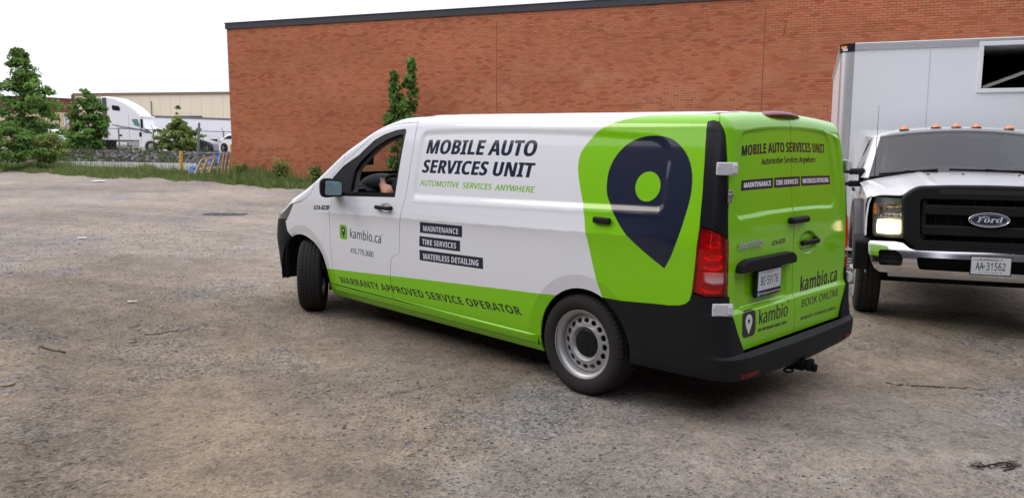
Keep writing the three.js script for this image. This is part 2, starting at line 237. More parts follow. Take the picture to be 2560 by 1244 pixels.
const gravelColour = (() => { // one tile of 5 m: sandy dirt, bluish crushed stone in patches, pale and dark chips
  const n = 2048, d = new Uint8Array(n * n * 4), h = new Float32Array(n * n), r = rng(77), m = 5;
  const col = new Float32Array(n * n * 3);
  for (let j = 0; j < n; j++) for (let i = 0; i < n; i++) {
    const x = i / n, y = j / n, a = fbm(x * 4, y * 4, 21, 4, 4), b = fbm(x * 12, y * 12, 45, 4, 12), c = noise2(x * 400, y * 400, 91, 400), f = noise2(x * 900, y * 900, 12, 900), p1 = noise2(x * 170, y * 170, 23, 170), p2 = noise2(x * 260, y * 260, 24, 260), clod = sm(0.62, 0.8, p2) * 0.3 - sm(0.64, 0.82, p1) * 0.32 + 0.3 * (noise2(x * 210, y * 210, 25, 210) - 0.5);
    const k2 = fbm(x * 40, y * 40, 66, 3, 40), st = sm(0.5, 0.68, a * 0.55 + b * 0.45 + 0.04), g = 0.42 * (k2 - 0.5) + clod * (0.55 + 0.6 * st) + 0.92 + 0.16 * (b - 0.5) + 0.5 * (c - 0.5) * (0.5 + st) + 0.45 * (f - 0.5);
    const o = (j * n + i) * 3; col[o] = mix(0.285, 0.245, st) * g; col[o + 1] = mix(0.24, 0.217, st) * g; col[o + 2] = mix(0.186, 0.184, st) * g;
    h[j * n + i] = 0.5 * clod + 0.35 * b + 0.3 * k2 + 0.25 * c * (0.35 + st) + 0.12 * f;
  }
  for (let k = 0; k < 60000; k++) { // chips pressed into the surface
    const cx = r() * n, cy = r() * n, a = fbm((cx / n) * 4, (cy / n) * 4, 21, 4, 4) * 0.55 + fbm((cx / n) * 12, (cy / n) * 12, 45, 4, 12) * 0.45, den = sm(0.46, 0.66, a);
    if (r() > 0.3 + 0.7 * den) continue;
    const R = 0.9 + 3.6 * r() ** 3.0 * (0.6 + den), e = 0.55 + 0.45 * r(), th = r() * 3.14, ct = Math.cos(th), s = Math.sin(th), q = r(), tone = q < 0.26 ? 0.5 + 0.25 * r() : q < 0.62 ? 0.8 + 0.3 * r() : 1.1 + 0.5 * r(), cool = r();
    for (let dy = -Math.ceil(R); dy <= R; dy++) for (let dx = -Math.ceil(R); dx <= R; dx++) { const X = (dx * ct + dy * s) / R, Y = (-dx * s + dy * ct) / (R * e), q2 = X * X + Y * Y; if (q2 > 1) continue; const ii = ((Math.round(cx) + dx) % n + n) % n, jj = ((Math.round(cy) + dy) % n + n) % n, o = (jj * n + ii) * 3, w = sm(1, 0.7, q2) * 0.8; const base = [0.26 * tone, mix(0.228, 0.245, cool) * tone, mix(0.19, 0.24, cool) * tone]; for (let c = 0; c < 3; c++) col[o + c] = mix(col[o + c], base[c], w); h[jj * n + ii] += (1 - q2) * 0.35 * Math.min(1, R / 3); }
  }
  const hd = new Uint8Array(n * n * 4), enc = (v) => 255 * (v <= 0.0031308 ? 12.92 * v : 1.055 * Math.max(v, 0) ** (1 / 2.4) - 0.055);
  for (let i = 0; i < n * n; i++) { d[i * 4] = clamp(enc(col[i * 3]), 0, 255); d[i * 4 + 1] = clamp(enc(col[i * 3 + 1]), 0, 255); d[i * 4 + 2] = clamp(enc(col[i * 3 + 2]), 0, 255); d[i * 4 + 3] = 255; const v = clamp(h[i] * 200, 0, 255); hd.set([v, v, v, 255], i * 4); }
  const mk = (a, srgb) => { const t = new THREE.DataTexture(a, n, n); t.wrapS = t.wrapT = THREE.RepeatWrapping; t.magFilter = THREE.LinearFilter; if (srgb) t.colorSpace = THREE.SRGBColorSpace; t.needsUpdate = true; return t; };
  return { map: mk(d, true), bump: mk(hd, false), m };
})();
{
  const PA = ground(1010, 1180), PB = ground(1480, 915), PN = (() => { const d = PB.clone().sub(PA).normalize(), n = new THREE.Vector3(-d.z, 0, d.x); return n.dot(RIGHT0) > 0 ? n.negate() : n; })();
  // polar sheet round the camera: fine near, coarse at the horizon
  const RS = []; for (let r = 0.6; r < 420; r *= r < 14 ? 1.0085 : r < 30 ? 1.018 : 1.08) RS.push(r);
  const A = 420, pos = [], uv = [], col = [], idx = [], a0 = YAW - 1.1, span = 2.2;
  const put = (x, z) => {
    pos.push(x, groundH(x, z), z); const wx = x + 0.35 * fbm(x * 0.3, z * 0.3, 61, 3), wz = z + 0.35 * fbm(x * 0.3 + 50, z * 0.3, 62, 3); uv.push(wx / gravelColour.m, wz / gravelColour.m);
    const a = fbm(x * 0.22 + 3, z * 0.22, 31, 4), b = fbm(x * 0.7, z * 0.7 + 9, 33, 4), c = fbm(x * 0.09 + z * 0.05, z * 0.3 - x * 0.1, 35, 3);
    const fw = (x - EYE.x) * Math.cos(YAW) + (z - EYE.z) * Math.sin(YAW), farPale = sm(7, 13, fw + 9 * (fbm(x * 0.16, z * 0.16, 38, 4) - 0.5) + 4 * (fbm(x * 0.9, z * 0.9, 39, 3) - 0.5)); // blend to a paler tone with distance from the camera, noisy boundary
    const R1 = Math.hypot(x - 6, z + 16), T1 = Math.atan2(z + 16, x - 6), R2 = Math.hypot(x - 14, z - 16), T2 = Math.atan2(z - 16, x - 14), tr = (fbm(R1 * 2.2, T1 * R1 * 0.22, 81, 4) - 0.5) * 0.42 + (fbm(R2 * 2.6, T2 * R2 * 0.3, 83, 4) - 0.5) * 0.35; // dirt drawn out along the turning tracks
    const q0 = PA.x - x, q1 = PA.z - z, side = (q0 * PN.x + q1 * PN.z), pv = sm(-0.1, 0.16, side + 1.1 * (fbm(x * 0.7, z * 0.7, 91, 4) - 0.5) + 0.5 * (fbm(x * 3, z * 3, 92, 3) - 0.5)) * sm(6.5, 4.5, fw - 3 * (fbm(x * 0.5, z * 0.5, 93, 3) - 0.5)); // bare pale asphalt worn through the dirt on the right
    const v = (1 + 0.22 * pv) * (0.79 + tr * (1 - 0.5 * pv) * (1 - 0.55 * farPale) + 0.42 * (a - 0.5) + 0.3 * (b - 0.5)) * mix(1, 1.6, farPale), w = mix(0.22, 0.05, farPale) * (c - 0.5) + 0.14 * (b - 0.5) - 0.13 * farPale + 0.03 + 0.2 * tr; // paler far tone; damp and stony patches; warmer and cooler soil
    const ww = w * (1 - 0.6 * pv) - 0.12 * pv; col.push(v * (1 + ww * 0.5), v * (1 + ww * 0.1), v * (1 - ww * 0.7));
  };
  const full = [[span, a0, A], [2 * Math.PI - span, a0 + span, 60]];
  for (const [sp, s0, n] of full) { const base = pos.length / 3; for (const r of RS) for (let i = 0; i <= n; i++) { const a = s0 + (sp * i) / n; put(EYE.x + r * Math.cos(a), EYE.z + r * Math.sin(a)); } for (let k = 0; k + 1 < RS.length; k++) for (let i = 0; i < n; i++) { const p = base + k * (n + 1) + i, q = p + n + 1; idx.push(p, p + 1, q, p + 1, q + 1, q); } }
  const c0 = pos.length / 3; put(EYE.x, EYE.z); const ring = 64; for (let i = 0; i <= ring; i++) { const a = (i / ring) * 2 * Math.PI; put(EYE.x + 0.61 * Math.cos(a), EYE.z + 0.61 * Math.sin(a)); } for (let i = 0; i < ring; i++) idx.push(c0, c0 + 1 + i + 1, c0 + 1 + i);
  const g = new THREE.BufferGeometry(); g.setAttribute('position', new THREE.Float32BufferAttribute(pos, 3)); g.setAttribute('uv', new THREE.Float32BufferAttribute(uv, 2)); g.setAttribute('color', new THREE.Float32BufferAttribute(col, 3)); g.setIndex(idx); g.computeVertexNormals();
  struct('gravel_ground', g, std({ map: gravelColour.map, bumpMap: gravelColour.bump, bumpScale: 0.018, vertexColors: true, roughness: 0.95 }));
}
{ // loose stones that nobody could count
  const r = rng(9), shapes = 3, per = 26000, geos = Array.from({ length: shapes }, (_, s) => { const g = new THREE.IcosahedronGeometry(1, 1), p = g.attributes.position, q = rng(100 + s); const cache = new Map(); for (let i = 0; i < p.count; i++) { const k = [p.getX(i), p.getY(i), p.getZ(i)].map((v) => v.toFixed(3)).join(); if (!cache.has(k)) cache.set(k, 0.72 + 0.42 * q()); const f = cache.get(k); p.setXYZ(i, p.getX(i) * f, p.getY(i) * f * 0.55, p.getZ(i) * f * 0.85); } g.computeVertexNormals(); return g; });
  geos.forEach((g, s) => {
    const im = new THREE.InstancedMesh(g, std({ color: 0xffffff, roughness: 0.95 }), per), M4 = new THREE.Matrix4(), Q = new THREE.Quaternion(), E = new THREE.Euler(), c = new THREE.Color();
    for (let i = 0; i < per; i++) {
      let x, z, den; do { const d = 1.8 + 19 * r() ** 1.5, a = YAW + (r() - 0.5) * 1.55; x = EYE.x + d * Math.cos(a); z = EYE.z + d * Math.sin(a); den = sm(0.42, 0.66, fbm(x * 0.55, z * 0.55, 71, 4)); } while (r() > 0.12 + den);
      const S = (0.0024 + 0.007 * r() ** 4) * (0.75 + 0.7 * den); E.set(0.5 * (r() - 0.5), r() * 6.3, 0.5 * (r() - 0.5)); M4.compose(new THREE.Vector3(x, groundH(x, z) + S * 0.12, z), Q.setFromEuler(E), new THREE.Vector3(S, S, S)); im.setMatrixAt(i, M4);
      const q = r(), t = q < 0.16 ? 0.1 + 0.08 * r() : 0.16 + 0.16 * r(), w = r() * 0.14; im.setColorAt(i, c.setRGB(t * (1 + w * 0.4), t, t * (0.97 - w * 0.6)));
    }
    im.name = numbered('loose_stones'); shade(im); tag(im, ['small angular gravel stones lying loose across the lot', 'flat chips of stone scattered loose across the gravel lot', 'rounded pebbles sprinkled loose over the gravel lot'][s], 'gravel', null, 'stuff'); scene.add(im);
  });
}
// ---------- the long brick building ----------
const WB_ = -0.372; // turn of the wall against the picture plane
const wallAt = at(582, 440, 29.6);
function brickSide(parent, W, H, pick, seed, skip) { // bricks in running bond on the face z = 0, x from 0 to W, looking to +z
  const BL = 0.2, BH = 0.0677, r = rng(seed), rows = Math.floor(H / BH), list = [];
  for (let j = 0; j < rows; j++) for (let i = -1; i < W / BL; i++) {
    let x0 = i * BL + (j % 2) * 0.1, x1 = x0 + 0.19; x0 = Math.max(x0, 0); x1 = Math.min(x1, W); if (x1 - x0 < 0.03) continue;
    const x = (x0 + x1) / 2, y = (j + 0.5) * BH; if (skip && skip(x, y)) continue;
    const zone = fbm(x * 0.35, y * 0.9, seed + 1, 3), cl = fbm(x * 0.4, Math.floor(y / BH) * 0.55, seed + 2, 3), t = r(); let c;
    if (t < 0.04 + 0.3 * sm(0.52, 0.74, cl)) c = [0.4 + 0.05 * r(), 0.128 + 0.02 * r(), 0.067 + 0.012 * r()]; else if (t < 0.42) c = [0.46 + 0.04 * r(), 0.162 + 0.02 * r(), 0.085 + 0.014 * r()]; else c = [0.51 + 0.06 * r(), 0.192 + 0.026 * r(), 0.1 + 0.018 * r()];
    const k = 0.9 + 0.24 * (zone - 0.5); list.push([x, y, x1 - x0, c.map((v) => v * k), 0.004 + 0.004 * r()]);
  }
  const g = new THREE.BoxGeometry(1, 1, 1); { const idx = []; const I = g.index.array; for (let f = 0; f < 6; f++) if (f !== 5) for (let k = 0; k < 6; k++) idx.push(I[f * 6 + k]); g.setIndex(idx); }
  list.sort((a, b) => pick(a) - pick(b)); const own = list.slice(0, 300), rest = list.slice(300);
  const mats = new Map(); for (const b of own) { const key = b[3].map((v) => Math.round(v * 50)).join(); if (!mats.has(key)) mats.set(key, std({ color: lin(...b[3]), roughness: 0.92 })); const m = part('brick', g, mats.get(key), parent); m.scale.set(b[2], 0.057, 0.03); m.position.set(b[0], b[1], -0.015 + b[4]); }
  const im = new THREE.InstancedMesh(g, std({ color: 0xffffff, roughness: 0.92 }), rest.length), M4 = new THREE.Matrix4(), c = new THREE.Color(); rest.forEach((b, i) => { M4.makeScale(b[2], 0.057, 0.03).setPosition(b[0], b[1], -0.015 + b[4]); im.setMatrixAt(i, M4); im.setColorAt(i, c.setRGB(...b[3])); });
  im.name = 'brick_courses'; im.userData.kind = 'stuff'; shade(im); parent.add(im);
}
{
  const W = 58, H = 5.38, D = 14, b = thing('brick_building', 'long windowless red brick building with a dark metal roof edge behind the van', 'building', [wallAt.x, 0, wallAt.z], TURN + WB_);
  b.rotation.order = 'YXZ'; b.rotation.z = 0.013;
  // mortar: the wall face itself, with pale and brick-coloured joints in patches
  const seg = [400, 56], g = new THREE.PlaneGeometry(W, H, ...seg).translate(W / 2, H / 2, 0), c = [], p = g.attributes.position;
  for (let i = 0; i < p.count; i++) { const x = p.getX(i), y = p.getY(i), a = fbm(x * 0.5, y * 0.8, 5, 3), q = fbm(x * 2.2, y * 2.5, 6, 3), pale = sm(0.5, 0.68, a * 0.6 + q * 0.4) * sm(4.9, 3.9, y + (q - 0.5)), dark = sm(0.52, 0.7, q) * sm(3.6, 4.8, y) * 0.8; let m = [mix(0.42, 0.68, pale), mix(0.155, 0.42, pale), mix(0.09, 0.3, pale)]; m = m.map((v, k) => mix(v, [0.14, 0.055, 0.04][k], dark)); c.push(...m); }
  g.setAttribute('color', new THREE.Float32BufferAttribute(c, 3)); part('mortar_face', g, std({ vertexColors: true, roughness: 0.95 }), b);
  part('wall_core', box(W - 0.004, H + 1.2, D, W / 2, H / 2 - 0.6, -D / 2 - 0.004), std({ color: lin(0.34, 0.13, 0.09), roughness: 0.95 }), b);
  brickSide(b, W, H, (a) => Math.hypot(a[0] - 18.2, (a[1] - 3.6) * 2.2), 41);
  part('roof_edge', join(box(W + 0.06, 0.2, 0.26, W / 2, H + 0.1, -0.07), box(W + 0.09, 0.03, 0.3, W / 2, H + 0.205, -0.07)), std({ color: lin(0.05, 0.055, 0.062), roughness: 0.55, metalness: 0.4 }), b);
  for (const x of [10.6, 18.7]) part('control_joint', box(0.014, H - 0.3, 0.012, x, H / 2 - 0.1, 0.004), std({ color: lin(0.2, 0.09, 0.065), roughness: 0.9 }), b);
  part('wall_crack', tube([[19.25, 4.75, 0.008], [19.24, 4.6, 0.008], [19.23, 4.5, 0.008], [19.21, 4.3, 0.008]], 0.005, 24, 5), std({ color: lin(0.05, 0.025, 0.02), roughness: 1 }), b);
}
{ // added block out of view at right rear, blocks sky to darken the rear doors
  const b = thing('added_block_rear', 'added grey block out of view behind the camera, shades the van rear doors', 'building', [-11, 0, -16], 0), W = 34, H = 8;
  part('wall', box(12, H, W, -6, H / 2, W / 2), std({ color: lin(0.1, 0.1, 0.105), roughness: 0.95 }), b); part('roof_edge', box(12.2, 0.25, W + 0.2, -6, H + 0.125, W / 2), std({ color: lin(0.08, 0.08, 0.085), roughness: 0.7 }), b);
  for (const z of [5, 12, 19, 26]) part('loading_door', box(0.06, 3.6, 3.4, 0.02, 1.8, z), std({ color: lin(0.2, 0.2, 0.21), roughness: 0.6 }), b);
}
{ // added dark block out of view at left, darkens what the van flank mirrors
  const b = thing('added_block_left', 'added dark grey block out of view at the left, darkens reflections in the van side', 'building', [-10.5, 0, -17]), W = 50, H = 9.5;
  part('wall', box(W, H, 12, W / 2, H / 2, -6), std({ color: lin(0.085, 0.09, 0.1), roughness: 0.95 }), b); part('roof_edge', box(W + 0.2, 0.3, 12.2, W / 2, H + 0.15, -6), std({ color: lin(0.07, 0.07, 0.075), roughness: 0.7 }), b);
  for (let i = 0; i < 9; i++) part('window', box(2.6, 1.5, 0.06, 4 + i * 5.6, 6.2, 0.02), std({ color: lin(0.05, 0.06, 0.07), roughness: 0.2 }), b);
}
// ---------- beyond the lot: lane, stone bank, fence, lorry yard, far buildings ----------
const camDir = (dx, dz) => RIGHT0.clone().multiplyScalar(dx).addScaledVector(new THREE.Vector3(Math.cos(YAW), 0, Math.sin(YAW)), dz);
const flatP = (px, py, y = 0) => { const p = ground(px, py); p.y = y; return p; };
const Y = { asphalt: std({ color: lin(0.3, 0.295, 0.29), roughness: 0.95 }), beige: std({ color: lin(0.72, 0.66, 0.52), roughness: 0.85 }), brown: std({ color: lin(0.2, 0.075, 0.055), roughness: 0.9 }), galv: std({ color: lin(0.15, 0.16, 0.17), metalness: 0.3, roughness: 0.5 }), yellow: std({ color: lin(0.62, 0.38, 0.06), roughness: 0.6 }), wood: std({ color: lin(0.48, 0.36, 0.22), roughness: 0.85 }), wood2: std({ color: lin(0.36, 0.25, 0.15), roughness: 0.9 }), tarp: phys({ color: lin(0.03, 0.13, 0.5), roughness: 0.4 }), white: phys({ color: lin(0.84, 0.85, 0.87), ...coat }), dark: phys({ color: lin(0.015, 0.016, 0.02), ...coat }), teal: std({ color: lin(0.02, 0.09, 0.085), roughness: 0.4 }), cream: std({ color: lin(0.55, 0.46, 0.31), roughness: 0.8 }) };
{
  const s = new THREE.BufferGeometry(), a = flatP(-700, 428, 0.008), b = flatP(640, 428, 0.008), c = flatP(640, 402, 0.008), d = flatP(-700, 402, 0.008); s.setFromPoints([a, b, c, a, c, d]); s.setAttribute('uv', new THREE.Float32BufferAttribute([0, 0, 9, 0, 9, 2, 0, 0, 9, 2, 0, 2], 2)); s.computeVertexNormals(); struct('lane_asphalt', s, Y.asphalt);
  // bank of broken stone
  const g = new THREE.PlaneGeometry(60, 9, 120, 12).rotateX(-Math.PI / 2), p = g.attributes.position; for (let i = 0; i < p.count; i++) { const t = (4.5 - p.getZ(i)) / 9; p.setY(i, 0.4 * sm(0, 0.45, t) - 0.02 + 0.12 * (fbm(p.getX(i) * 0.6, p.getZ(i) * 0.6, 14, 3) - 0.5) * sm(0, 0.3, t) - 0.24 * sm(0.7, 1, t)); } g.computeVertexNormals();
  const o = at(300, 390, 47.5); const m = struct('stone_bank', g, std({ color: lin(0.16, 0.145, 0.125), roughness: 0.95 })); m.position.set(o.x, 0, o.z); m.rotation.y = TURN;
  const r = rng(31), ico = new THREE.IcosahedronGeometry(1, 0); { const q = ico.attributes.position, cache = new Map(); for (let i = 0; i < q.count; i++) { const k = [q.getX(i), q.getY(i), q.getZ(i)].map((v) => v.toFixed(2)).join(); if (!cache.has(k)) cache.set(k, 0.7 + 0.5 * r()); const f = cache.get(k); q.setXYZ(i, q.getX(i) * f, q.getY(i) * f * 0.7, q.getZ(i) * f); } ico.computeVertexNormals(); }
  const n = 9000, im = new THREE.InstancedMesh(ico, std({ color: 0xffffff, roughness: 0.95 }), n), M4 = new THREE.Matrix4(), Q = new THREE.Quaternion(), c3 = new THREE.Color();
  for (let i = 0; i < n; i++) { const x = (r() - 0.5) * 44, t = r() ** 1.2 * 0.75, y = 0.4 * sm(0, 0.45, t), S = 0.035 + 0.1 * r() ** 2.2; const P = new THREE.Vector3(x, y + S * 0.2, 4.5 - 9 * t).applyAxisAngle(new THREE.Vector3(0, 1, 0), TURN).add(new THREE.Vector3(o.x, 0, o.z)); im.setMatrixAt(i, M4.compose(P, Q.setFromEuler(new THREE.Euler(r() * 3, r() * 3, r() * 3)), new THREE.Vector3(S, S, S))); const v = r() < 0.6 ? 0.045 + 0.06 * r() : 0.12 + 0.2 * r() ** 1.5; im.setColorAt(i, c3.setRGB(v * 1.02, v * 0.98, v * 0.96)); }
  im.name = numbered('broken_stones'); shade(im); tag(im, 'bank of broken grey stones below the chain link fence', 'stones', null, 'stuff'); scene.add(im);
}
{ // chain link fence with a top rail and cranked post tops
  const f = thing('chain_link_fence', 'chain link fence with a top rail in front of the parked lorry', 'fence', [0, 0, 0]); const D = 56, top = (px) => at(px, px < 295 ? 318.5 + (px - 125) * 0.015 : mix(321, 330, (px - 295) / 289), D);
  const post = (px) => { const a = top(px), lo = a.clone(); lo.y = 0.1; const arm = a.clone().add(camDir(-0.18, 0.05)); arm.y += 0.28; const g = join(bar(lo.toArray(), a.toArray(), 0.05, 8), bar(a.toArray(), arm.toArray(), 0.022, 6)); part('post', g, Y.galv, f); };
  [-48, 38, 124, 209, 295, 382, 470, 558, 646].forEach(post);
  for (let i = -48; i < 640; i += 86) part('top_rail', bar(top(i).toArray(), top(i + 86).toArray(), 0.026, 6), Y.galv, f);
  const wire = []; const a = top(-48), b = top(646), L = a.distanceTo(b), u = b.clone().sub(a).normalize(), hgt = 1.5; for (let s = -hgt; s < L; s += 0.3) for (const k of [0, 1]) { const p = a.clone().addScaledVector(u, clamp(s, 0, L)), q = a.clone().addScaledVector(u, clamp(s + hgt, 0, L)); const t0 = (clamp(s, 0, L) - s) / hgt, t1 = (clamp(s + hgt, 0, L) - s) / hgt; p.y = a.y - hgt * (k ? t0 : 1 - t0); q.y = a.y - hgt * (k ? t1 : 1 - t1); wire.push(bar(p.toArray(), q.toArray(), 0.0035, 3)); }
  const w = part('wire_mesh', join(wire), Y.galv, f); w.userData.kind = 'stuff';
  const g2 = thing('gate_post', 'thick grey steel post standing alone beside the round bush', 'post', [0, 0, 0]); const t2 = at(497, 309, 41), b2 = at(492, 404, 41); part('shaft', bar([b2.x, 0, b2.z], t2.toArray(), 0.06, 12), Y.galv, g2); part('cap', mv(new THREE.SphereGeometry(0.064, 12, 8), t2.x, t2.y, t2.z), Y.galv, g2);
}
{ // far buildings
  const slab = (pa, pb, base = 0) => { // a building front between two top corners given as [px, py, depth]
    const a = at(...pa), b = at(...pb), h = (a.y + b.y) / 2; const d = b.clone().sub(a); d.y = 0; return { a, L: d.length(), h, turn: Math.atan2(-d.z, d.x) }; };
  { const s = slab([184, 243, 172], [640, 226, 152]), b = thing('cream_warehouse', 'long cream panelled warehouse with a loading door behind the trailers', 'building', [s.a.x, 0, s.a.z], s.turn); const n = 18; for (let i = 0; i < n; i++) part('wall_panel', box(s.L / n - 0.05, s.h, 0.3, ((i + 0.5) * s.L) / n, s.h / 2, -0.15), Y.beige, b); part('wall', box(s.L, s.h - 0.1, 14, s.L / 2, s.h / 2, -7.3), std({ color: lin(0.36, 0.31, 0.23), roughness: 0.9 }), b); part('roof_edge', box(s.L + 0.4, 0.45, 14.6, s.L / 2, s.h + 0.1, -7), std({ color: lin(0.22, 0.16, 0.12), roughness: 0.8 }), b); part('corner_trim', box(0.9, s.h + 0.1, 0.5, -0.3, s.h / 2, -0.1), Y.brown, b);
    const x = (px) => ((px - 184) / 456) * s.L * 0.985; const door = part('loading_door', box(x(517) - x(462), 2.9, 0.12, (x(517) + x(462)) / 2, 3.0, 0.03), std({ color: lin(0.62, 0.64, 0.68), roughness: 0.6 }), b); part('door_frame', join(box(0.35, 3.4, 0.3, x(461), 3.1, 0.1), box(x(519) - x(460), 0.4, 0.3, (x(517) + x(462)) / 2, 4.62, 0.1)), std({ color: lin(0.08, 0.08, 0.085), roughness: 0.8 }), b); part('conduit', box(0.14, 4, 0.14, x(394), s.h - 3.4, 0.1), std({ color: lin(0.2, 0.19, 0.17), roughness: 0.8 }), b); }
  { const s = slab([60, 246, 150], [186, 247, 160]), b = thing('red_brick_works', 'dull red brick works building at the far left behind the trees', 'building', [s.a.x, 0, s.a.z], s.turn); part('wall', box(s.L, s.h, 10, s.L / 2, s.h / 2, -5), Y.brown, b); part('roof_edge', box(s.L + 0.3, 0.3, 10.3, s.L / 2, s.h + 0.1, -5), std({ color: lin(0.12, 0.06, 0.05), roughness: 0.8 }), b); }
  { const s = slab([96, 281, 88], [170, 280, 92]), b = thing('shipping_container', 'cream shipping container with upright lock rods left of the white lorry', 'container', [s.a.x, 0, s.a.z], s.turn); part('shell', box(s.L, s.h, 6, s.L / 2, s.h / 2, -3), Y.cream, b); for (const k of [0.25, 0.75]) part('door_leaf', box(s.L * 0.47, s.h - 0.25, 0.06, s.L * k, s.h / 2, 0.03), Y.cream, b); for (const k of [0.14, 0.36, 0.64, 0.86]) part('lock_rod', bar([s.L * k, 0.1, 0.1], [s.L * k, s.h - 0.15, 0.1], 0.03, 6), Y.brown, b); part('vent_panel', box(0.7, 1.1, 0.05, s.L * 0.88, s.h - 0.9, 0.07), std({ color: lin(0.6, 0.62, 0.65), roughness: 0.7 }), b); }
}
{ // road lorry, seen from its side; local x runs forward (right in the picture), y up
  const D = 61, k = D / 1993.5, o = at(262, 380, D), X = (px) => (px - 262) * k, Yy = (py) => (380 - py) * k + o.y;
  const t = thing('lorry_tractor', 'white sleeper cab lorry with teal stripes behind the fence', 'lorry', [o.x, 0, o.z], TURN + 0.08);
  const prof = [[256, 346], [256, 256], [262, 248], [275, 247], [290, 249.5], [302, 255], [313, 260], [324, 266], [337, 276], [347, 286], [352, 296], [358, 318], [378, 326], [390, 332], [400, 345], [403, 372], [396, 374], [392, 356], [386, 350], [376, 347.5], [366, 349], [359, 355], [356, 366], [350, 366], [350, 347]].map(([a, b]) => [X(a), Yy(b)]);
  const g = extrude(prof, 2.2, 0.12); part('cab', mv(g, 0, 0, -2.2), Y.white, t);
  part('sleeper_window', mv(extrude(roundPoly([[285, 264], [302, 266], [305, 272], [304, 278], [286, 276]].map(([a, b]) => [X(a), Yy(b)]), 0.1), 0.02), 0, 0, 0.115), M.glossBlack, t); part('door_window', mv(extrude(roundPoly([[331, 298], [345, 296.5], [351, 316], [338, 313]].map(([a, b]) => [X(a), Yy(b)]), 0.06), 0.02), 0, 0, 0.115), phys({ color: lin(0.12, 0.3, 0.28), roughness: 0.1, clearcoat: 1 }), t);
  part('sun_visor', box(X(358) - X(326), 0.14, 2.4, X(344), Yy(291), -1.1, 0.04), Y.white, t); part('side_fin', box(0.28, Yy(246) - Yy(345), 0.06, X(268), (Yy(246) + Yy(345)) / 2, 0.14), std({ color: lin(0.07, 0.07, 0.075), roughness: 0.6 }), t);
  part('door_gap', join(box(0.02, 2.0, 0.01, X(324), Yy(318), 0.121), box(0.02, 2.0, 0.01, X(352.5), Yy(324), 0.121)), std({ color: lin(0.3, 0.31, 0.32) }), t);
  const st = (pts) => mv(extrude(pts.map(([a, b]) => [X(a), Yy(b)]), 0.012), 0, 0, 0.118); part('stripe', st([[283, 311], [320, 317], [350, 321.5], [372, 330], [366, 332], [348, 323.5], [318, 319], [284, 313]]), Y.teal, t); part('stripe', st([[356, 320.5], [368, 323], [382, 332.5], [376, 333]]), Y.teal, t); part('stripe', st([[300, 318], [330, 321], [352, 325], [330, 323], [300, 319.4]]), Y.teal, t);
  part('side_lamp', box(0.26, 0.14, 0.02, X(302), Yy(338), 0.13), M.cavity, t); part('air_intake', box(0.18, 0.34, 0.03, X(351), Yy(335), 0.13, 0.01), M.cavity, t); part('mirror', join(box(0.12, 0.7, 0.25, X(358), Yy(308), 0.35, 0.04), bar([X(352), Yy(300), 0.1], [X(358), Yy(302), 0.35], 0.025, 6)), M.black, t);
  part('chassis', join(box(X(350) - X(200), 0.5, 1.5, X(275), Yy(352), -1.1), box(X(302) - X(215), 0.85, 2.0, X(258), Yy(361), -1.1, 0.05)), M.cavity, t); part('fuel_tank', mv(new THREE.CylinderGeometry(0.33, 0.33, X(318) - X(292), 24).rotateZ(Math.PI / 2), X(305), Yy(362), -0.15), M.silver, t); part('step', join(box(X(350) - X(318), 0.34, 0.3, X(334), Yy(358), -0.1, 0.04), box(X(350) - X(318), 0.1, 0.34, X(334), Yy(369), -0.06, 0.02)), M.silver, t);
  const lt = join(mv(new THREE.TorusGeometry(0.37, 0.15, 12, 36), 0, 0, 0), new THREE.CylinderGeometry(0.3, 0.3, 0.12, 24).rotateX(Math.PI / 2)); const wl = (x, z) => { const w = new THREE.Group(); w.name = 'wheel'; w.position.set(x, Yy(365), z); t.add(w); part('tyre', lt, M.rubber, w); part('rim', mv(join(new THREE.CylinderGeometry(0.26, 0.2, 0.1, 24).rotateX(Math.PI / 2), new THREE.CylinderGeometry(0.1, 0.12, 0.2, 16).rotateX(Math.PI / 2)), 0, 0, 0.1), M.silver, w); }; wl(X(376), -0.05); wl(X(376), -2.15); wl(X(228), -0.1);
}
{ // long white trailer farther back
  const a = at(350, 288, 116), b = at(622, 300, 138), d = b.clone().sub(a); d.y = 0; const L = d.length(), turn = Math.atan2(-d.z, d.x), h = a.y, t = thing('box_trailer', 'long white box trailer with a dark top rail behind the round bush', 'trailer', [a.x, 0, a.z], turn);
  const n = 14; for (let i = 0; i < n; i++) part('side_panel', box(L / n - 0.02, h - 0.7, 0.05, ((i + 0.5) * L) / n, (h + 0.5) / 2 - 0.05, 0), Y.white, t); part('box_body', box(L, h - 0.7, 2.5, L / 2, (h + 0.5) / 2 - 0.05, -1.28), Y.white, t); part('top_rail', box(L + 0.1, 0.32, 0.1, L / 2, h - 0.1, 0.04), std({ color: lin(0.16, 0.16, 0.17), roughness: 0.6 }), t); part('under_frame', box(L * 0.9, 0.4, 2, L / 2, 0.4, -1.2), M.cavity, t);
}
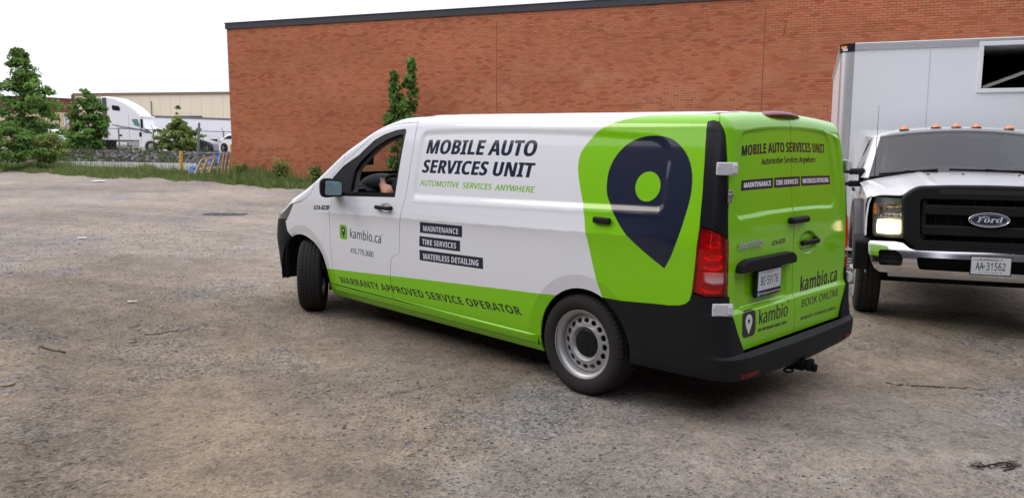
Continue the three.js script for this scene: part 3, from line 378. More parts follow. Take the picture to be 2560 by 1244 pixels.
function parkedCar(name, label, group, pts, glass, wheels, o, k, turn, mats, W = 1.75) { // side outline in pixels from o
  const X = (p) => (p[0] - o[0]) * k, Yq = (p) => Math.max(0.02, (o[1] - p[1]) * k), P = at(o[0], o[1], o[2]), t = thing(name, label, 'car', [P.x, Math.max(0, P.y), P.z], turn, group);
  part('body', mv(extrude(roundPoly(pts.map((p) => [X(p), Yq(p)]), 0.06), W - 0.2, 0.1), 0, 0, -W + 0.1), mats[0], t); for (const g of glass) part('window', mv(extrude(g.map((p) => [X(p), Yq(p)]), W - 0.1, 0.02), 0, 0, -W + 0.1), M.glossBlack, t);
  for (const w of wheels) for (const z of [0.02, -W + 0.08]) { const q = new THREE.Group(); q.name = 'wheel'; q.position.set(X(w), 0.33, z); t.add(q); part('tyre', new THREE.TorusGeometry(0.25, 0.085, 10, 30), M.rubber, q); const sp = [new THREE.TorusGeometry(0.215, 0.016, 6, 30), new THREE.CylinderGeometry(0.05, 0.05, 0.06, 12).rotateX(Math.PI / 2)]; for (let i = 0; i < 5; i++) { const a = (i / 5) * 6.283; sp.push(beam([0, 0, 0.03], [0.21 * Math.cos(a), 0.21 * Math.sin(a), 0.02], 0.06, 0.02)); } part('rim', mv(join(sp), 0, 0, 0.05), M.silver, q); part('wheel_back', new THREE.CylinderGeometry(0.2, 0.2, 0.02, 20).rotateX(Math.PI / 2), M.cavity, q); }
  return t;
}
{
  const k = 60 / 1993.5;
  parkedCar('dark_sedan', 'black sedan with five spoke alloy wheels behind the steel post', null, [[462, 376], [460, 362], [470, 355], [482, 348], [500, 350], [518, 356], [528, 361], [531, 376]], [[[466, 355], [482, 348.5], [498, 351], [503, 355]]], [[518, 371], [470, 371]], [460, 380, 60], k, TURN, [Y.dark]);
  const s = parkedCar('white_suv', 'white and dark sport utility car half hidden by the brick wall', null, [[548, 376], [548, 356], [552, 350], [566, 345], [580, 338], [640, 337], [644, 376]], [[[563, 347], [582, 339.5], [634, 339.5], [636, 346]]], [[566, 370], [625, 370]], [548, 381, 55], 55 / 1993.5, TURN - 0.5, [Y.white]); part('bumper', box(0.06, 0.42, 1.4, 0.0, 0.5, -0.85, 0.02), M.black, s); part('headlamp', box(0.12, 0.16, 0.3, 0.06, 0.78, 0.0, 0.03), M.chrome, s);
  const c = parkedCar('white_car', 'white car with a bare wheel arch beside the dark pickup', null, [[70, 360], [70, 336], [92, 328], [112, 325.5], [128, 332], [142, 350], [139, 351], [127, 338], [113, 334], [102, 342], [97, 352], [90, 360]], [[[74, 335], [92, 329.5], [100, 330], [98, 336]]], [[121, 366]], [70, 378, 60], k, TURN, [Y.white]);
  parkedCar('black_pickup', 'black pickup with a pale windscreen behind the slender tree', null, [[142, 376], [142, 352], [150, 349], [168, 348], [176, 337], [205, 336], [209, 376]], [[[166, 347.5], [175, 338.5], [201, 338], [203, 347]]], [[156, 370], [198, 370]], [142, 378, 62], 62 / 1993.5, TURN, [Y.dark]);
}
{ // yellow bollards with a pipe rail between them
  const bol = (px, py, base, lean, label) => { const b = flatP(px, base), top = at(px + lean, py, b.clone().sub(EYE).dot(FWD)), t = thing('yellow_bollard', label, 'bollard', b, 0); const v = top.clone().sub(b); part('post', bar([0, -0.1, 0], v.toArray(), 0.068, 16), Y.yellow, t); part('cap', mv(new THREE.SphereGeometry(0.068, 16, 8).scale(1, 0.35, 1), v.x, v.y, v.z), Y.yellow, t); return top; };
  const a = bol(453, 379, 436, -1.5, 'yellow steel bollard at the left end of the pipe rail'), b = bol(581, 362, 438, -3, 'taller yellow steel bollard at the corner of the brick building'); const pl = thing('pipe_rail', 'grey steel pipe rail joining the two yellow bollards', 'rail', [0, 0, 0]); const ya = at(455, 386, a.clone().sub(EYE).dot(FWD)), yb = at(578, 381.5, b.clone().sub(EYE).dot(FWD)); part('pipe', bar(ya.toArray(), yb.toArray(), 0.028, 10), Y.galv, pl);
}
{ // pallets and a blue tarpaulin stacked against the rail
  const D = 30.6, q = (px, py, dz = 0) => at(px, py, D + dz).toArray();
  const pal = thing('leaning_pallet', 'wooden pallet lying tilted on the blue tarpaulin', 'pallet', [0, 0, 0]); for (const [a, b] of [[[503, 397.5], [539, 391]], [[494, 415.5], [531, 412]], [[489, 428], [524, 427]]]) part('plank', beam(q(...a), q(...b), 0.03, 0.1), Y.wood, pal); for (const [a, b] of [[[503, 400], [486, 436]], [[519, 398], [503, 434]], [[536, 396], [521, 433]]]) part('bearer', beam(q(a[0], a[1], 0.05), q(b[0], b[1], -0.3), 0.06, 0.09), Y.wood, pal);
  const up = thing('upright_pallet', 'pale wooden pallet standing upright against the right bollard', 'pallet', [0, 0, 0]); for (const [x0, x1, w, m] of [[551, 541, 0.1, Y.wood], [560, 553, 0.16, Y.wood], [569, 560, 0.16, Y.wood], [577, 570, 0.12, Y.wood]]) part('plank', beam(q(x0, 383), q(x1, 438, -0.25), 0.03, w), m, up); for (const y of [390, 412, 431]) part('bearer', beam(q(549 - (y - 390) * 0.16, y, 0.06), q(577 - (y - 390) * 0.12, y, 0.06), 0.05, 0.07), Y.wood2, up);
  const tp = thing('blue_tarpaulin', 'crumpled blue tarpaulin under the tilted pallet', 'tarpaulin', [0, 0, 0]); const sheet = (c, w, h, seed) => { const g = new THREE.PlaneGeometry(w, h, 24, 16), p = g.attributes.position; for (let i = 0; i < p.count; i++) p.setZ(i, 0.35 * (fbm(p.getX(i) * 3 + seed, p.getY(i) * 3, seed, 3) - 0.5)); g.rotateX(-0.6); g.rotateY(TURN); g.translate(...c); g.computeVertexNormals(); return g; }; const s1 = [[466, 436], [478, 418], [495, 411], [497, 424], [486, 437]]; 
  part('fold', sheet(q(483, 424, 0.1), 0.42, 0.36, 3), Y.tarp, tp); part('fold', sheet(q(527, 406, 0.25), 0.62, 0.34, 5), Y.tarp, tp); part('fold', sheet(q(543, 398, 0.3), 0.3, 0.5, 7), Y.tarp, tp); part('fold', sheet(q(562, 383, 0.2), 0.28, 0.1, 8), Y.tarp, tp);
}
// ---------- trees, bushes, grass ----------
const leafMat = (r, g, b) => phys({ color: lin(r, g, b), roughness: 0.9, transmission: 0.34, thickness: 0, specularIntensity: 0.35, side: THREE.DoubleSide, vertexColors: true });
const LEAF = { maple: leafMat(0.15, 0.27, 0.06), ash: leafMat(0.13, 0.24, 0.05), bush: leafMat(0.2, 0.27, 0.065) };
const BARK = std({ color: lin(0.14, 0.1, 0.07), roughness: 0.95 });
function leaves(r, clumps, perClump, size, spread, droop = 0.2, wide = 0.42) { // clumps: [x, y, z, radius]; each leaf four folded triangles
  const pos = [], col = [], V = new THREE.Vector3(), N = new THREE.Vector3(), T = new THREE.Vector3(), B = new THREE.Vector3();
  for (const [cx, cy, cz, cr] of clumps) { const tone = 0.6 + 0.75 * r(), warm = r();
    for (let i = 0; i < perClump; i++) {
      do { V.set(r() * 2 - 1, r() * 2 - 1, r() * 2 - 1); } while (V.lengthSq() > 1); const far = V.length(); V.multiplyScalar(cr * spread); V.y *= 0.5;
      N.set(V.x + (r() - 0.5) * cr, Math.abs(V.y) * 0.6 + cr * (0.5 + 0.6 * r()), V.z + (r() - 0.5) * cr).normalize(); T.set(r() - 0.5, -droop + (r() - 0.5) * 0.6, r() - 0.5); T.addScaledVector(N, -T.dot(N)).normalize(); B.crossVectors(N, T);
      const s = size * (0.6 + 0.7 * r()), c = [cx + V.x, cy + V.y, cz + V.z], q = (a, b, n) => [c[0] + T.x * a * s + B.x * b * s + N.x * n * s, c[1] + T.y * a * s + B.y * b * s + N.y * n * s, c[2] + T.z * a * s + B.z * b * s + N.z * n * s];
      const p0 = q(-0.55, 0, 0), p1 = q(0.6, 0, -0.12), l = q(0.05, wide, 0.1), m = q(0.05, -wide, 0.1), l2 = q(-0.3, wide * 0.72, 0.06), m2 = q(-0.3, -wide * 0.72, 0.06); pos.push(...p0, ...p1, ...l, ...p0, ...m, ...p1, ...p0, ...l, ...l2, ...p0, ...m2, ...m);
      const t = tone * (0.8 + 0.4 * r()), w = 0.9 + 0.35 * warm * r(); for (let k = 0; k < 12; k++) col.push(t * w, t, t * (0.85 + 0.2 * r()));
    } }
  const g = new THREE.BufferGeometry(); g.setAttribute('position', new THREE.Float32BufferAttribute(pos, 3)); g.setAttribute('color', new THREE.Float32BufferAttribute(col, 3)); g.computeVertexNormals(); return g;
}
function tree(name, label, category, base, h, env, seed, o) { // env: [height fraction, half width] outline
  const t = thing(name, label, category, base, 0), r = rng(seed), f = pchip(env), clumps = [], limbs = [];
  const stems = o.stems ?? [[0, 0, 0, 1]];
  for (const [sx, sz, lean, sh] of stems) { const pts = [0, 0.3, 0.6, 1].map((k) => [sx * (0.4 + 0.6 * k) + lean * k * h + 0.05 * (r() - 0.5) * h * k * 0.3, k * h * sh * 0.96, sz * (0.4 + 0.6 * k)]); for (let i = 0; i < 3; i++) limbs.push(bar(pts[i], pts[i + 1], o.trunk * (1 - i * 0.3), 7, o.trunk * (0.72 - i * 0.3) + 0.004)); 
    for (let i = 0; i < o.clumps / stems.length; i++) { const k = mix(env[0][0], 1, r() ** (o.bias ?? 0.9)), a = r() * 6.283, w = f(k) * (0.45 + 1.05 * noise2(k * 6.5 + seed, (a < 3.1416 ? a : 6.283 - a) * 1.6 + seed * 3, seed)), d = w * (0.45 + 0.55 * Math.sqrt(r())), sx0 = mix(pts[0][0], pts[3][0], k), sz0 = mix(pts[0][2], pts[3][2], k), c = [sx0 + d * Math.cos(a), k * h * sh + (r() - 0.5) * 0.15, sz0 + d * Math.sin(a), o.clump * (0.65 + 0.6 * r()) * (0.6 + 0.4 * Math.min(1, w / (o.clump * 1.5)))]; clumps.push(c); if (i % 2 === 0) { const kb = Math.max(0.05, k - 0.12 - 0.15 * (d / h)); limbs.push(bar([mix(pts[0][0], pts[3][0], kb), kb * h * sh, mix(pts[0][2], pts[3][2], kb)], c.slice(0, 3), o.trunk * 0.25 * (1 - k) + 0.006, 5, 0.004)); } } }
  part('trunk', join(limbs), o.bark ?? BARK, t); part('crown', leaves(r, clumps, o.per, o.leaf, o.spread ?? 1, o.droop, o.wide), o.mat, t); return t;
}
{
  const a = flatP(60, 408);
  tree('maple_tree', 'tall dark green maple with a ragged top at the left edge', 'tree', a, 5.6, [[0.24, 0.6], [0.32, 1.3], [0.42, 1.65], [0.56, 1.65], [0.63, 1.2], [0.69, 0.75], [0.79, 0.5], [0.9, 0.34], [1, 0.12]], 11, { trunk: 0.07, clumps: 130, clump: 0.36, per: 58, leaf: 0.17, mat: LEAF.maple, stems: [[-0.1, 0, -0.05, 1], [0.3, 0.25, -0.02, 0.8]], bias: 1.05, spread: 1.25 });
  const und = (name, label, px, py, d, h, w, seed, mat = LEAF.bush, per = 60, n = 50) => { const b = at(px, py, d); b.y = Math.max(0, b.y); return tree(name, label, 'bush', b, h, [[0.05, w * 0.8], [0.35, w], [0.7, w * 0.75], [1, w * 0.25]], seed, { trunk: 0.03, clumps: n, clump: 0.3, per, leaf: 0.1, mat, bias: 1.0, stems: [[-w * 0.3, 0, 0, 0.9], [w * 0.3, 0.1, 0, 1]] }); };
  und('scrub_bush', 'dark scrub growing round the foot of the maple', 30, 404, 32.5, 1.5, 1.1, 21, LEAF.maple, 70, 70); und('scrub_bush', 'loose yellow green scrub right of the maple trunks', 112, 402, 33.5, 1.15, 0.75, 22); und('scrub_bush', 'thin scrub in front of the white car', 128, 396, 45, 1.5, 0.8, 25);
  tree('columnar_tree', 'slender upright green tree in front of the white lorry cab', 'tree', (() => { const b = at(224, 388, 50); b.y = 0.2; return b; })(), 4.05, [[0.06, 0.9], [0.2, 1.1], [0.45, 1.05], [0.65, 0.95], [0.8, 0.7], [0.9, 0.35], [1, 0.08]], 12, { trunk: 0.06, clumps: 130, clump: 0.26, per: 46, leaf: 0.18, mat: LEAF.maple, stems: [[0, 0, 0, 1], [0.35, 0.1, 0, 0.85]], spread: 1.35 });
  tree('round_bush', 'round light green bush between the lorry and the steel post', 'bush', (() => { const b = at(446, 387, 50); b.y = 0.4; return b; })(), 2.15, [[0.05, 0.9], [0.25, 1.25], [0.5, 1.15], [0.72, 0.75], [0.88, 0.35], [1, 0.12]], 13, { trunk: 0.04, clumps: 130, clump: 0.24, per: 46, leaf: 0.15, spread: 1.3, mat: LEAF.bush, stems: [[-0.15, 0, 0, 1], [0.5, 0, 0, 0.82], [-0.5, 0.2, 0, 0.75], [0.1, 0.2, 0, 0.9]] });
  { const b = at(446, 387, 50), top = at(447, 270, 50), s = thing('tall_shoot', 'single tall leafy shoot rising out of the round bush', 'shoot', [b.x, 0.2, b.z]); const h = top.y - 0.2; part('stem', bar([0, 0.8, 0], [0.02, h, 0], 0.012, 5, 0.006), BARK, s); part('leaf', leaves(rng(4), [[0.02, h, 0, 0.16], [-0.28, h - 0.02, 0, 0.14], [-0.2, h + 0.1, 0, 0.1], [0.02, h - 0.35, 0, 0.1]], 26, 0.12, 1), LEAF.bush, s); }
  { const b = at(1006, 440, 25.4); b.y = 0; tree('wall_sapling', 'slim two stemmed sapling growing against the brick wall behind the van', 'tree', b, 3.72, [[0.1, 0.2], [0.35, 0.3], [0.55, 0.27], [0.72, 0.2], [0.88, 0.11], [1, 0.02]], 15, { trunk: 0.03, clumps: 200, clump: 0.15, per: 13, leaf: 0.19, wide: 0.26, mat: LEAF.ash, stems: [[-0.46, 0, 0.012, 1.07], [0.48, 0, -0.01, 0.98]], spread: 1.1, droop: 0.9, bias: 0.8 }); }
}
{ // rough grass and weeds along the edge of the lot: nobody could count the blades
  const r = rng(55), blade = (() => { const p = [], w = 0.5; const P = [[-w, 0, 0], [w, 0, 0], [-w * 0.75, 0.45, 0.06], [w * 0.75, 0.45, 0.06], [-w * 0.35, 0.8, 0.2], [w * 0.35, 0.8, 0.2], [0, 1, 0.38]]; for (const [a, b, c] of [[0, 1, 2], [1, 3, 2], [2, 3, 4], [3, 5, 4], [4, 5, 6]]) p.push(...P[a], ...P[b], ...P[c]); const g = new THREE.BufferGeometry(); g.setAttribute('position', new THREE.Float32BufferAttribute(p, 3)); g.computeVertexNormals(); return g; })();
  const edge = pchip([[-400, 424], [0, 431], [150, 437], [300, 446], [450, 452], [600, 462], [680, 470], [800, 476], [1100, 482]]), back = pchip([[-400, 408], [0, 412], [300, 424], [450, 432], [590, 436], [700, 440], [800, 442], [1100, 445]]);
  const n = 70000, im = new THREE.InstancedMesh(blade, phys({ color: 0xffffff, roughness: 0.9, transmission: 0.25, thickness: 0, specularIntensity: 0.3, side: THREE.DoubleSide }), n), M4 = new THREE.Matrix4(), Q = new THREE.Quaternion(), c = new THREE.Color();
  for (let i = 0; i < n; i++) { const px = -260 + 1260 * r(), t = r(), lo = edge(px) + (fbm(px * 0.03, 1, 3, 3) - 0.5) * 12, hi = back(px); let p = ground(px, mix(lo, hi, t ** 0.85)); const cl = fbm(p.x * 0.8, p.z * 0.8, 19, 3); if (t < 0.12 && r() > cl * 1.3) { i--; continue; } const tall = sm(0.5, 0.72, cl) * (px > 580 ? 1.9 : 1.0) + 0.3, h = (0.1 + 0.28 * r() * tall + (r() < 0.04 ? 0.3 * r() : 0)) * (0.55 + 0.45 * sm(0, 0.25, t)); M4.compose(new THREE.Vector3(p.x, groundH(p.x, p.z) - 0.01, p.z), Q.setFromEuler(new THREE.Euler((r() - 0.5) * 0.6, r() * 6.3, (r() - 0.5) * 0.6)), new THREE.Vector3(0.014 + 0.012 * r(), h, h)); im.setMatrixAt(i, M4); if (r() < 0.012) { const hh = 0.45 + 0.4 * r(); im.setMatrixAt(i, M4.compose(new THREE.Vector3(p.x, groundH(p.x, p.z), p.z), Q.setFromEuler(new THREE.Euler((r() - 0.5) * 0.25, r() * 6.3, (r() - 0.5) * 0.25)), new THREE.Vector3(0.016, hh, hh * 0.4))); } const k = 0.75 + 0.5 * r(), dry = r() < 0.12 ? 1 : 0.25 * r(); im.setColorAt(i, c.setRGB(mix(0.12, 0.34, dry) * k, mix(0.205, 0.3, dry) * k, mix(0.055, 0.13, dry) * k)); }
  im.name = numbered('rough_grass'); shade(im); tag(im, 'strip of rough green grass and weeds along the far edge of the lot', 'grass', null, 'stuff'); scene.add(im);
  { // tufts between the stones of the bank and at the foot of the lorry
    const n2 = 5500, t2 = new THREE.InstancedMesh(blade, im.material, n2); for (let i = 0; i < n2; i++) { const cx = Math.floor(r() * 46) * 11 + 40, px = cx + (r() - 0.5) * 9, py = 379 + 25 * r(), d = mix(50.5, 43, sm(379, 404, py)), b = at(px, py, d), cl = fbm(cx * 0.05, py * 0.12, 23, 3); const h = (0.12 + 0.35 * r()) * sm(0.5, 0.68, cl); b.y = 0.4 * sm(404, 390, py); t2.setMatrixAt(i, M4.compose(b, Q.setFromEuler(new THREE.Euler((r() - 0.5) * 0.7, r() * 6.3, (r() - 0.5) * 0.7)), new THREE.Vector3(h > 0.02 ? 0.03 : 0.001, Math.max(0.001, h), Math.max(0.001, h)))); const k = 0.55 + 0.5 * r(); t2.setColorAt(i, c.setRGB(0.1 * k, 0.15 * k, 0.045 * k)); }
    t2.name = numbered('bank_grass'); shade(t2); tag(t2, 'dark grass tufts growing between the stones of the bank', 'grass', null, 'stuff'); scene.add(t2);
  }
  // taller weeds, one by one
  const weed = (px, py, h, seed, label) => { const b = ground(px, py); b.y = groundH(b.x, b.z); const t = thing('tall_weed', label, 'weed', b), q = rng(seed), cl = []; const st = []; for (let i = 0; i < 11; i++) { const a = q() * 6.28, e = [0.16 * Math.cos(a) * h, h * (0.6 + 0.4 * q()), 0.16 * Math.sin(a) * h]; st.push(bar([0.05 * Math.cos(a), 0, 0.05 * Math.sin(a)], e, 0.006, 4, 0.003)); for (let k = 0.15; k <= 1; k += 0.17) cl.push([e[0] * k * 1.4, e[1] * k, e[2] * k * 1.4, 0.15 * h]); } part('stem', join(st), std({ color: lin(0.12, 0.14, 0.06), roughness: 0.9 }), t); part('foliage', leaves(q, cl, 13, 0.075, 1.2), LEAF.bush, t); };
  weed(604, 452, 0.62, 61, 'dark leafy weed clump at the corner of the brick wall'); weed(702, 462, 0.85, 62, 'tall leafy weed clump against the brick wall, nearest the van bonnet'); weed(788, 462, 0.6, 65, 'weed clump right behind the van bonnet');
}
const emblemPin = (x, cx, cy, R, tipY) => { // drop-shaped map pin in canvas pixels, tip downwards
  const h = tipY - cy; x.beginPath(); x.moveTo(cx, tipY); x.bezierCurveTo(cx - R * 0.35, cy + h * 0.62, cx - R, cy + R * 0.75, cx - R, cy); x.arc(cx, cy, R, Math.PI, 0); x.bezierCurveTo(cx + R, cy + R * 0.75, cx + R * 0.35, cy + h * 0.62, cx, tipY); x.closePath(); x.fill();
};
// ---------- the printed wrap of the left side ----------
const SU0 = 4.35, SV0 = 1.92, SK = 386.4;
const sideUV = (u, v) => [(SU0 - u) / 5.3, 1 - (SV0 - v) / 1.72];
function sideArt(full) {
  return canvas(2048, 665, (x, W, H) => {
    const q = (p) => [(SU0 - p[0]) * SK, (SV0 - p[1]) * SK];
    const poly = (pts) => { x.beginPath(); pts.forEach((p, i) => (i ? x.lineTo(...q(p)) : x.moveTo(...q(p)))); x.closePath(); x.fill(); };
    const smooth = (pts, close) => { const n = pts.length, Q = pts.map(q); x.beginPath(); x.moveTo(...Q[0]); for (let i = 0; i < n - (close ? 0 : 1); i++) { const a = Q[close ? (i - 1 + n) % n : Math.max(0, i - 1)], b = Q[i], c = Q[(i + 1) % n], d = Q[close ? (i + 2) % n : Math.min(n - 1, i + 2)]; x.bezierCurveTo(b[0] + (c[0] - a[0]) / 6, b[1] + (c[1] - a[1]) / 6, c[0] - (d[0] - b[0]) / 6, c[1] - (d[1] - b[1]) / 6, c[0], c[1]); } };
    x.fillStyle = WHITE; x.fillRect(0, 0, W, H);
    x.fillStyle = GREEN;
    poly([[3.3, 0.44], [3.05, 0.459], [2.83, 0.475], [1.89, 0.538], [0.93, 0.598], [0.24, 0.639], [0.1, 0.648], [0.1, 0.1], [3.3, 0.1]]);
    smooth([[-0.197, 0.66], [-0.119, 0.891], [-0.063, 1.078], [-0.018, 1.223], [0.038, 1.347], [0.082, 1.463], [0.093, 1.538], [0.074, 1.613], [-0.026, 1.727], [-0.165, 1.794], [-0.281, 1.838], [-0.36, 1.87]], false);
    x.lineTo(W, 0); x.lineTo(W, H); x.lineTo(q([-0.197, 0])[0], H); x.closePath(); x.fill();
    if (!full) return;
    x.fillStyle = NAVY;
    const pin = [[-0.651, 0.933], [-0.476, 1.035], [-0.34, 1.136], [-0.251, 1.234], [-0.183, 1.328], [-0.163, 1.414], [-0.168, 1.501], [-0.209, 1.589], [-0.284, 1.66], [-0.381, 1.697], [-0.487, 1.706], [-0.591, 1.688], [-0.672, 1.638], [-0.733, 1.569], [-0.769, 1.479], [-0.778, 1.365], [-0.759, 1.238], [-0.733, 1.121], [-0.694, 1.011]];
    { const Q = pin.map(q), n = Q.length; x.beginPath(); x.moveTo(...Q[0]); for (let i = 0; i < n; i++) { const b = Q[i], c = Q[(i + 1) % n], a = i === 0 ? b : Q[i - 1], d = i === n - 1 ? c : Q[(i + 2) % n]; x.bezierCurveTo(b[0] + (c[0] - a[0]) / 6, b[1] + (c[1] - a[1]) / 6, c[0] - (d[0] - b[0]) / 6, c[1] - (d[1] - b[1]) / 6, c[0], c[1]); } x.closePath(); x.fill(); }
    x.fillStyle = GREEN; x.beginPath(); x.ellipse(...q([-0.471, 1.403]), 0.09 * SK, 0.09 * SK, 0, 0, 7); x.fill();
    x.fillStyle = NAVY;
    const T = (s, bl, br, tl, font, cap) => fitText(x, s, q(bl), q(br), q(tl), font, cap), BO = '900 100px sans-serif';
    const heavy = (s, bl, br, tl, w = 3) => { const f = 'bold 100px sans-serif'; T(s, bl, br, tl, f); x.save(); x.lineWidth = w; x.restore(); for (const d of [0.004, -0.004, 0.002]) T(s, [bl[0] + d, bl[1]], [br[0] + d, br[1]], [tl[0] + d, tl[1]], f); };
    heavy('MOBILE AUTO', [1.675, 1.545], [0.483, 1.557], [1.664, 1.652]);
    heavy('SERVICES UNIT', [1.682, 1.397], [0.482, 1.412], [1.671, 1.496]);
    x.fillStyle = 'rgb(112,180,24)'; T('AUTOMOTIVE  SERVICES  ANYWHERE', [1.678, 1.297], [0.445, 1.312], [1.674, 1.337], '100px sans-serif');
    for (const d of [0.0015, -0.0015]) T('AUTOMOTIVE  SERVICES  ANYWHERE', [1.678 + d, 1.297], [0.445 + d, 1.312], [1.674 + d, 1.337], '100px sans-serif');
    x.fillStyle = NAVY; poly([[1.618, 1.014], [1.121, 1.026], [1.128, 0.941], [1.625, 0.929]]); poly([[1.633, 0.901], [1.15, 0.912], [1.15, 0.831], [1.635, 0.82]]); poly([[1.635, 0.791], [0.9, 0.813], [0.896, 0.731], [1.63, 0.709]]);
    x.fillStyle = 'rgb(225,229,240)';
    T('MAINTENANCE', [1.588, 0.945], [1.166, 0.96], [1.586, 0.987], 'bold 100px sans-serif'); T('TIRE SERVICES', [1.6, 0.838], [1.193, 0.848], [1.599, 0.88], 'bold 100px sans-serif'); T('WATERLESS DETAILING', [1.591, 0.724], [0.943, 0.747], [1.59, 0.768], 'bold 100px sans-serif');
    // door: logo, web name, telephone
    x.fillStyle = 'rgb(112,180,24)'; { const [a, b] = q([2.768, 0.893]); x.beginPath(); x.roundRect(a, b, 0.118 * SK, 0.128 * SK, 0.028 * SK); x.fill(); }
    x.fillStyle = NAVY; { const [a, b] = q([2.709, 0.846]); emblemPin(x, a, b, 0.029 * SK, b + 0.069 * SK); x.fillStyle = 'rgb(200,225,150)'; x.beginPath(); x.arc(a, b, 0.011 * SK, 0, 7); x.fill(); }
    x.fillStyle = NAVY; T('kambio.ca', [2.615, 0.79], [2.138, 0.788], [2.61, 0.873], '100px sans-serif', 76); T('kambio.ca', [2.613, 0.79], [2.136, 0.788], [2.608, 0.873], '100px sans-serif', 76);
    T('®', [2.135, 0.85], [2.118, 0.85], [2.135, 0.865], '100px sans-serif');
    T('416.779.3600', [2.603, 0.656], [2.257, 0.657], [2.602, 0.703], '100px sans-serif'); T('416.779.3600', [2.601, 0.656], [2.255, 0.657], [2.6, 0.703], '100px sans-serif');
    x.fillStyle = 'rgb(16,38,24)'; T('WARRANTY APPROVED SERVICE OPERATOR', [2.79, 0.36], [0.498, 0.452], [2.83, 0.415], 'bold 100px sans-serif');
    x.fillStyle = NAVY; for (const d of [0, 0.003, -0.003]) T('GTA-0220', [3.212 + d, 0.989], [2.935 + d, 1.01], [3.196 + d, 1.03], 'bold 100px sans-serif');
  });
}
// ---------- the print of the rear doors ----------
const rearUV = (u, v) => { const z = u > UD ? -0.8 - (u - UD) * 0.6 : tailZ(u); return [(z + 0.86) / 1.72, (v - 0.44) / 1.46]; };
const rearArt = canvas(1376, 1168, (x, W, H) => {
  const K = 800, q = (p) => [(p[0] + 0.86) * K, (1.9 - p[1]) * K], T = (s, bl, br, tl, font = 'bold 100px sans-serif', cap) => { for (const [dx, dy] of [[0, 0], [0.002, 0], [-0.002, 0], [0, 0.001]]) fitText(x, s, q([bl[0] + dx, bl[1] + dy]), q([br[0] + dx, br[1] + dy]), q([tl[0] + dx, tl[1] + dy]), font, cap); };
  x.fillStyle = GREEN; x.fillRect(0, 0, W, H);
  const INK = 'rgb(14,22,22)'; x.fillStyle = INK;
  T('MOBILE AUTO SERVICES UNIT', [-0.69, 1.592], [0.556, 1.598], [-0.69, 1.648]); T('MOBILE AUTO SERVICES UNIT', [-0.687, 1.592], [0.559, 1.598], [-0.687, 1.648]);
  T('Automotive Services Anywhere', [-0.425, 1.532], [0.379, 1.536], [-0.42, 1.566], '100px sans-serif'); T('Automotive Services Anywhere', [-0.423, 1.532], [0.381, 1.536], [-0.418, 1.566], '100px sans-serif');
  x.fillStyle = NAVY; for (const [a, b] of [[-0.668, -0.261], [-0.246, 0.122], [0.139, 0.6]]) { const [X, Y] = q([a, 1.454]); x.fillRect(X, Y, (b - a) * K, 0.058 * K); }
  x.fillStyle = 'rgb(222,227,235)'; T('MAINTENANCE', [-0.637, 1.411], [-0.287, 1.411], [-0.637, 1.438]); T('TIRE SERVICES', [-0.222, 1.411], [0.096, 1.411], [-0.222, 1.438]); T('WATERLESS DETAILING', [0.163, 1.411], [0.578, 1.411], [0.163, 1.438]);
  x.fillStyle = INK; T('GTA-0220', [-0.296, 1.046], [-0.115, 1.056], [-0.296, 1.074], 'bold 100px sans-serif');
  T('kambio.ca', [0.105, 0.708], [0.7, 0.716], [0.115, 0.812], 'bold 100px sans-serif', 76); T('BOOK ONLINE', [0.086, 0.612], [0.674, 0.617], [0.095, 0.661], '100px sans-serif'); T('WARRANTY APPROVED SERVICE', [0.086, 0.528], [0.643, 0.524], [0.09, 0.548], '100px sans-serif');
  { const [a, b] = q([-0.678, 0.693]); x.beginPath(); x.roundRect(a, b, 0.162 * K, 0.16 * K, 0.038 * K); x.fill(); const [c, d] = q([-0.597, 0.628]); x.fillStyle = 'rgb(214,222,214)'; emblemPin(x, c, d, 0.041 * K, d + 0.082 * K); x.fillStyle = INK; x.beginPath(); x.arc(c, d, 0.013 * K, 0, 7); x.fill(); }
  T('kambio', [-0.485, 0.59], [-0.097, 0.588], [-0.48, 0.678], '100px sans-serif', 76); T('kambio', [-0.482, 0.59], [-0.094, 0.588], [-0.477, 0.678], '100px sans-serif', 76); T('®', [-0.1, 0.668], [-0.085, 0.668], [-0.1, 0.682], '100px sans-serif');
  T('on-demand auto care', [-0.489, 0.544], [-0.113, 0.539], [-0.485, 0.566], '100px sans-serif'); T('on-demand auto care', [-0.487, 0.544], [-0.111, 0.539], [-0.483, 0.566], '100px sans-serif');
});
function plateArt(text, frameText) {
  return canvas(512, 256, (x, W, H) => {
    x.fillStyle = 'rgb(205,210,216)'; x.fillRect(0, 0, W, H); x.fillStyle = 'rgb(24,28,48)'; x.textAlign = 'center';
    x.font = 'small-caps 40px serif'; x.fillText('ONTARIO', W / 2, 46);
    x.save(); x.translate(W / 2, 190); x.scale(0.86, 1.55); x.font = 'bold 100px monospace'; x.textAlign = 'left'; const [a, b] = text, wa = x.measureText(a).width, wb = x.measureText(b).width, tot = wa + wb + 38; x.fillText(a, -tot / 2, 0); x.fillText(b, -tot / 2 + wa + 38, 0); x.restore();
    const cx = W / 2 - 88; x.beginPath(); x.moveTo(cx - 14, 140); x.lineTo(cx - 9, 122); x.lineTo(cx - 3, 132); x.lineTo(cx, 116); x.lineTo(cx + 3, 132); x.lineTo(cx + 9, 122); x.lineTo(cx + 14, 140); x.closePath(); x.fill(); x.fillRect(cx - 13, 144, 26, 8);
    if (!frameText) { x.font = '22px sans-serif'; x.fillText('YOURS TO DISCOVER', W / 2, 232); }
    x.fillStyle = 'rgb(60,62,70)'; for (const [px, py] of [[120, 30], [392, 30], [120, 226], [392, 226]]) x.fillRect(px - 12, py - 5, 24, 10);
  });
}
